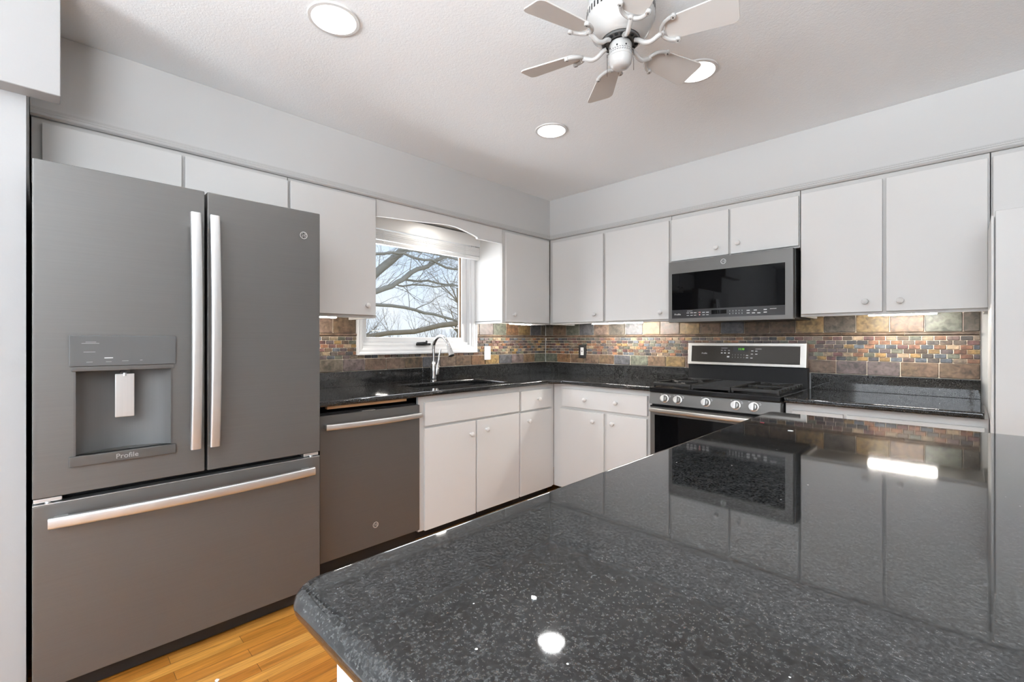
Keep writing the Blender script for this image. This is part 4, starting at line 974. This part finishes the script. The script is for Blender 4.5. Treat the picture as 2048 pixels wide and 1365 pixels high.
def grow(mb, p, d, ln, r, depth, rnd, spread=.75, n_sub=3):
    steps = 5; pts = [Vector(p)]; dv = Vector(d).normalized(); rs = [r]
    for k in range(steps):
        dv = (dv+Vector((rnd.gauss(0, .16), rnd.gauss(0, .16), rnd.gauss(.03, .14)))).normalized(); pts.append(pts[-1]+dv*(ln/steps)); rs.append(max(r*(1-.16*(k+1)), .0018))
    mb.tube(pts, rs, 6 if r > .02 else (4 if r > .008 else 3), cap=False)
    if depth <= 0: return
    for k in range(n_sub):
        i = rnd.randint(1, steps); q = pts[i]; t = (pts[i]-pts[i-1]).normalized()
        nd = (t+Vector((rnd.uniform(-1, 1), rnd.uniform(-1, 1), rnd.uniform(-.7, .9)))*spread).normalized()
        grow(mb, q, nd, ln*rnd.uniform(.45, .75), max(rs[i]*.55, .0028), depth-1, rnd, spread, n_sub)
tr = thing('bare_tree', 'big leafless tree with smooth grey limbs just outside the window', 'tree', (-5.0, -.9, -.65), 'leafless trees outside')
tk = MB(); tk.tube([(-5, -.95, -.66), (-5, -.92, .2), (-5, -.85, 1.0), (-4.95, -.75, 1.7), (-4.95, -.6, 2.4), (-5, -.55, 3.4), (-5.1, -.6, 5.0)], [.26, .20, .17, .155, .13, .10, .05], 16); obj('trunk', tk, 'bark', tr, smooth=60)
JOIN = {'A': (-4.98, -.35, 1.0), 'B': (-4.92, -.80, 1.72), 'C': (-4.97, -.60, 2.40), 'G': (-4.94, -.78, 1.72)}
for k, pts in LIMBS.items():
    lb = MB(); P = [q[:3] for q in pts]; rr = [q[3] for q in pts]
    if k in JOIN: P = [JOIN[k]]+P; rr = [rr[0]*1.2]+rr
    if k == 'A': P = [(-5.0, -.86, .7)]+P; rr = [.11]+rr
    # subdivide a little with jitter so that the limb looks grown
    Q = []; q_r = []
    for i in range(len(P)-1):
        a, c = Vector(P[i]), Vector(P[i+1])
        for j in range(2):
            t = j/2; Q.append(a.lerp(c, t)+(Vector((trnd.gauss(0, .012), trnd.gauss(0, .012), trnd.gauss(0, .012))) if j else Vector((0, 0, 0)))); q_r.append(rr[i]*(1-t)+rr[i+1]*t)
    Q.append(Vector(P[-1])); q_r.append(rr[-1])
    lb.tube(Q, q_r, 10); obj('limb', lb, 'bark', tr, smooth=60)
    tw = MB()
    for j in range(18 if k in 'ABC' else 12):
        i = trnd.randint(2, len(Q)-1); t = (Q[i]-Q[i-1]).normalized()
        nd = (t*.6+Vector((trnd.uniform(-.5, .5), trnd.uniform(-.3, 1), trnd.uniform(-.6, 1)))).normalized()
        grow(tw, Q[i], nd, trnd.uniform(.5, 1.3), trnd.uniform(.005, .011), 2, trnd, .7, 3)
    obj('twigs', tw, 'bark', tr, smooth=0, kind='stuff')
def brush_tree(label, x, y, h, seed, mat, r=.07, depth=4, name='bare_tree', cat='tree', n0=4, lean=(0, 0, 1), fan=(.28, .5)):
    rnd = random.Random(seed); t = thing(name, label, cat, (x, y, -.65), 'leafless trees outside')
    tk = MB(); ps = [Vector((x, y, -.66))]; 
    for k in range(6): ps.append(ps[-1]+Vector((rnd.gauss(0, .06)+lean[0]*h*.02, rnd.gauss(0, .06)+lean[1]*h*.02, h*.1)))
    tk.tube(ps, [r*(1-.08*k) for k in range(7)], 10); obj('trunk', tk, mat, t, smooth=60)
    cr = MB()
    for k in range(n0*3):
        i = rnd.randint(2, 6); a = rnd.uniform(0, 2*math.pi)
        grow(cr, ps[i], (math.cos(a)*.7, math.sin(a)*.9, rnd.uniform(.2, 1.0)), h*rnd.uniform(*fan), r*.4, depth, rnd, .65, 3)
    obj('branches', cr, mat, t, smooth=0); return t
brush_tree('tan twiggy tree filling the right half of the window view', -15.5, 11.2, 7.6, 4, 'barktan', .10, 4, n0=4, fan=(.22, .36))
brush_tree('slim leafless tree low at the left of the window view', -7.3, 1.82, 3.4, 9, 'bark', .036, 3, n0=3, fan=(.15, .25))
brush_tree('distant leafless tree at the right edge of the window view', -19.5, 16.6, 9.4, 17, 'barktan', .14, 4, n0=4, fan=(.2, .34))
H_ = [(-6.00,0.28,1.15,0.050),(-6.10,1.24,1.29,0.052),(-6.20,1.90,1.39,0.054),(-6.30,2.63,1.43,0.059),(-6.40,3.44,1.60,0.065),(-6.50,4.13,1.68,0.070),(-6.60,4.95,1.81,0.076),(-6.7,5.8,1.7,.10),(-6.7,6.1,.6,.13),(-6.7,6.2,-.30,.17)]
H_ = [(2.924+1.29*(x-2.924), -3.421+1.29*(y+3.421), 1.22+1.29*(z-1.22), 1.29*r) for x, y, z, r in H_]
H_[-1] = (H_[-1][0], H_[-1][1], -.66, .22)
t2 = thing('bare_tree', 'leafless tree with one long limb low across the window view', 'tree', (H_[-1][0], H_[-1][1], -.65), 'leafless trees outside')
lb = MB(); lb.tube([q[:3] for q in H_], [q[3] for q in H_], 12); obj('trunk', lb, 'barktan', t2, smooth=60)
tw = MB()
for j in range(34):
    i = trnd.randint(0, 6); q = Vector(H_[i][:3])
    grow(tw, q, (trnd.uniform(-.25, .25), trnd.uniform(-1, .6), trnd.uniform(.2, 1)), trnd.uniform(.5, 1.2), .009, 2, trnd, .55, 3)
obj('twigs', tw, 'barktan', t2, smooth=0, kind='stuff')
def hedge(label, x, y0, y1, seed):
    rnd = random.Random(seed); mb = MB()
    for j in range(130):
        y = rnd.uniform(y0, y1); grow(mb, (x+rnd.uniform(-1, 1), y, -.66), (rnd.uniform(-.3, .3), rnd.uniform(-.3, .3), 1), rnd.uniform(2.2, 3.6), .026, 2, rnd, .5, 3)
    obj('brushwood', mb, 'barktan', None, label, 0, 'brushwood', 'stuff')
hedge('tangled tan brushwood along the bottom of the window view', -26.0, 5.5, 24.0, 31)
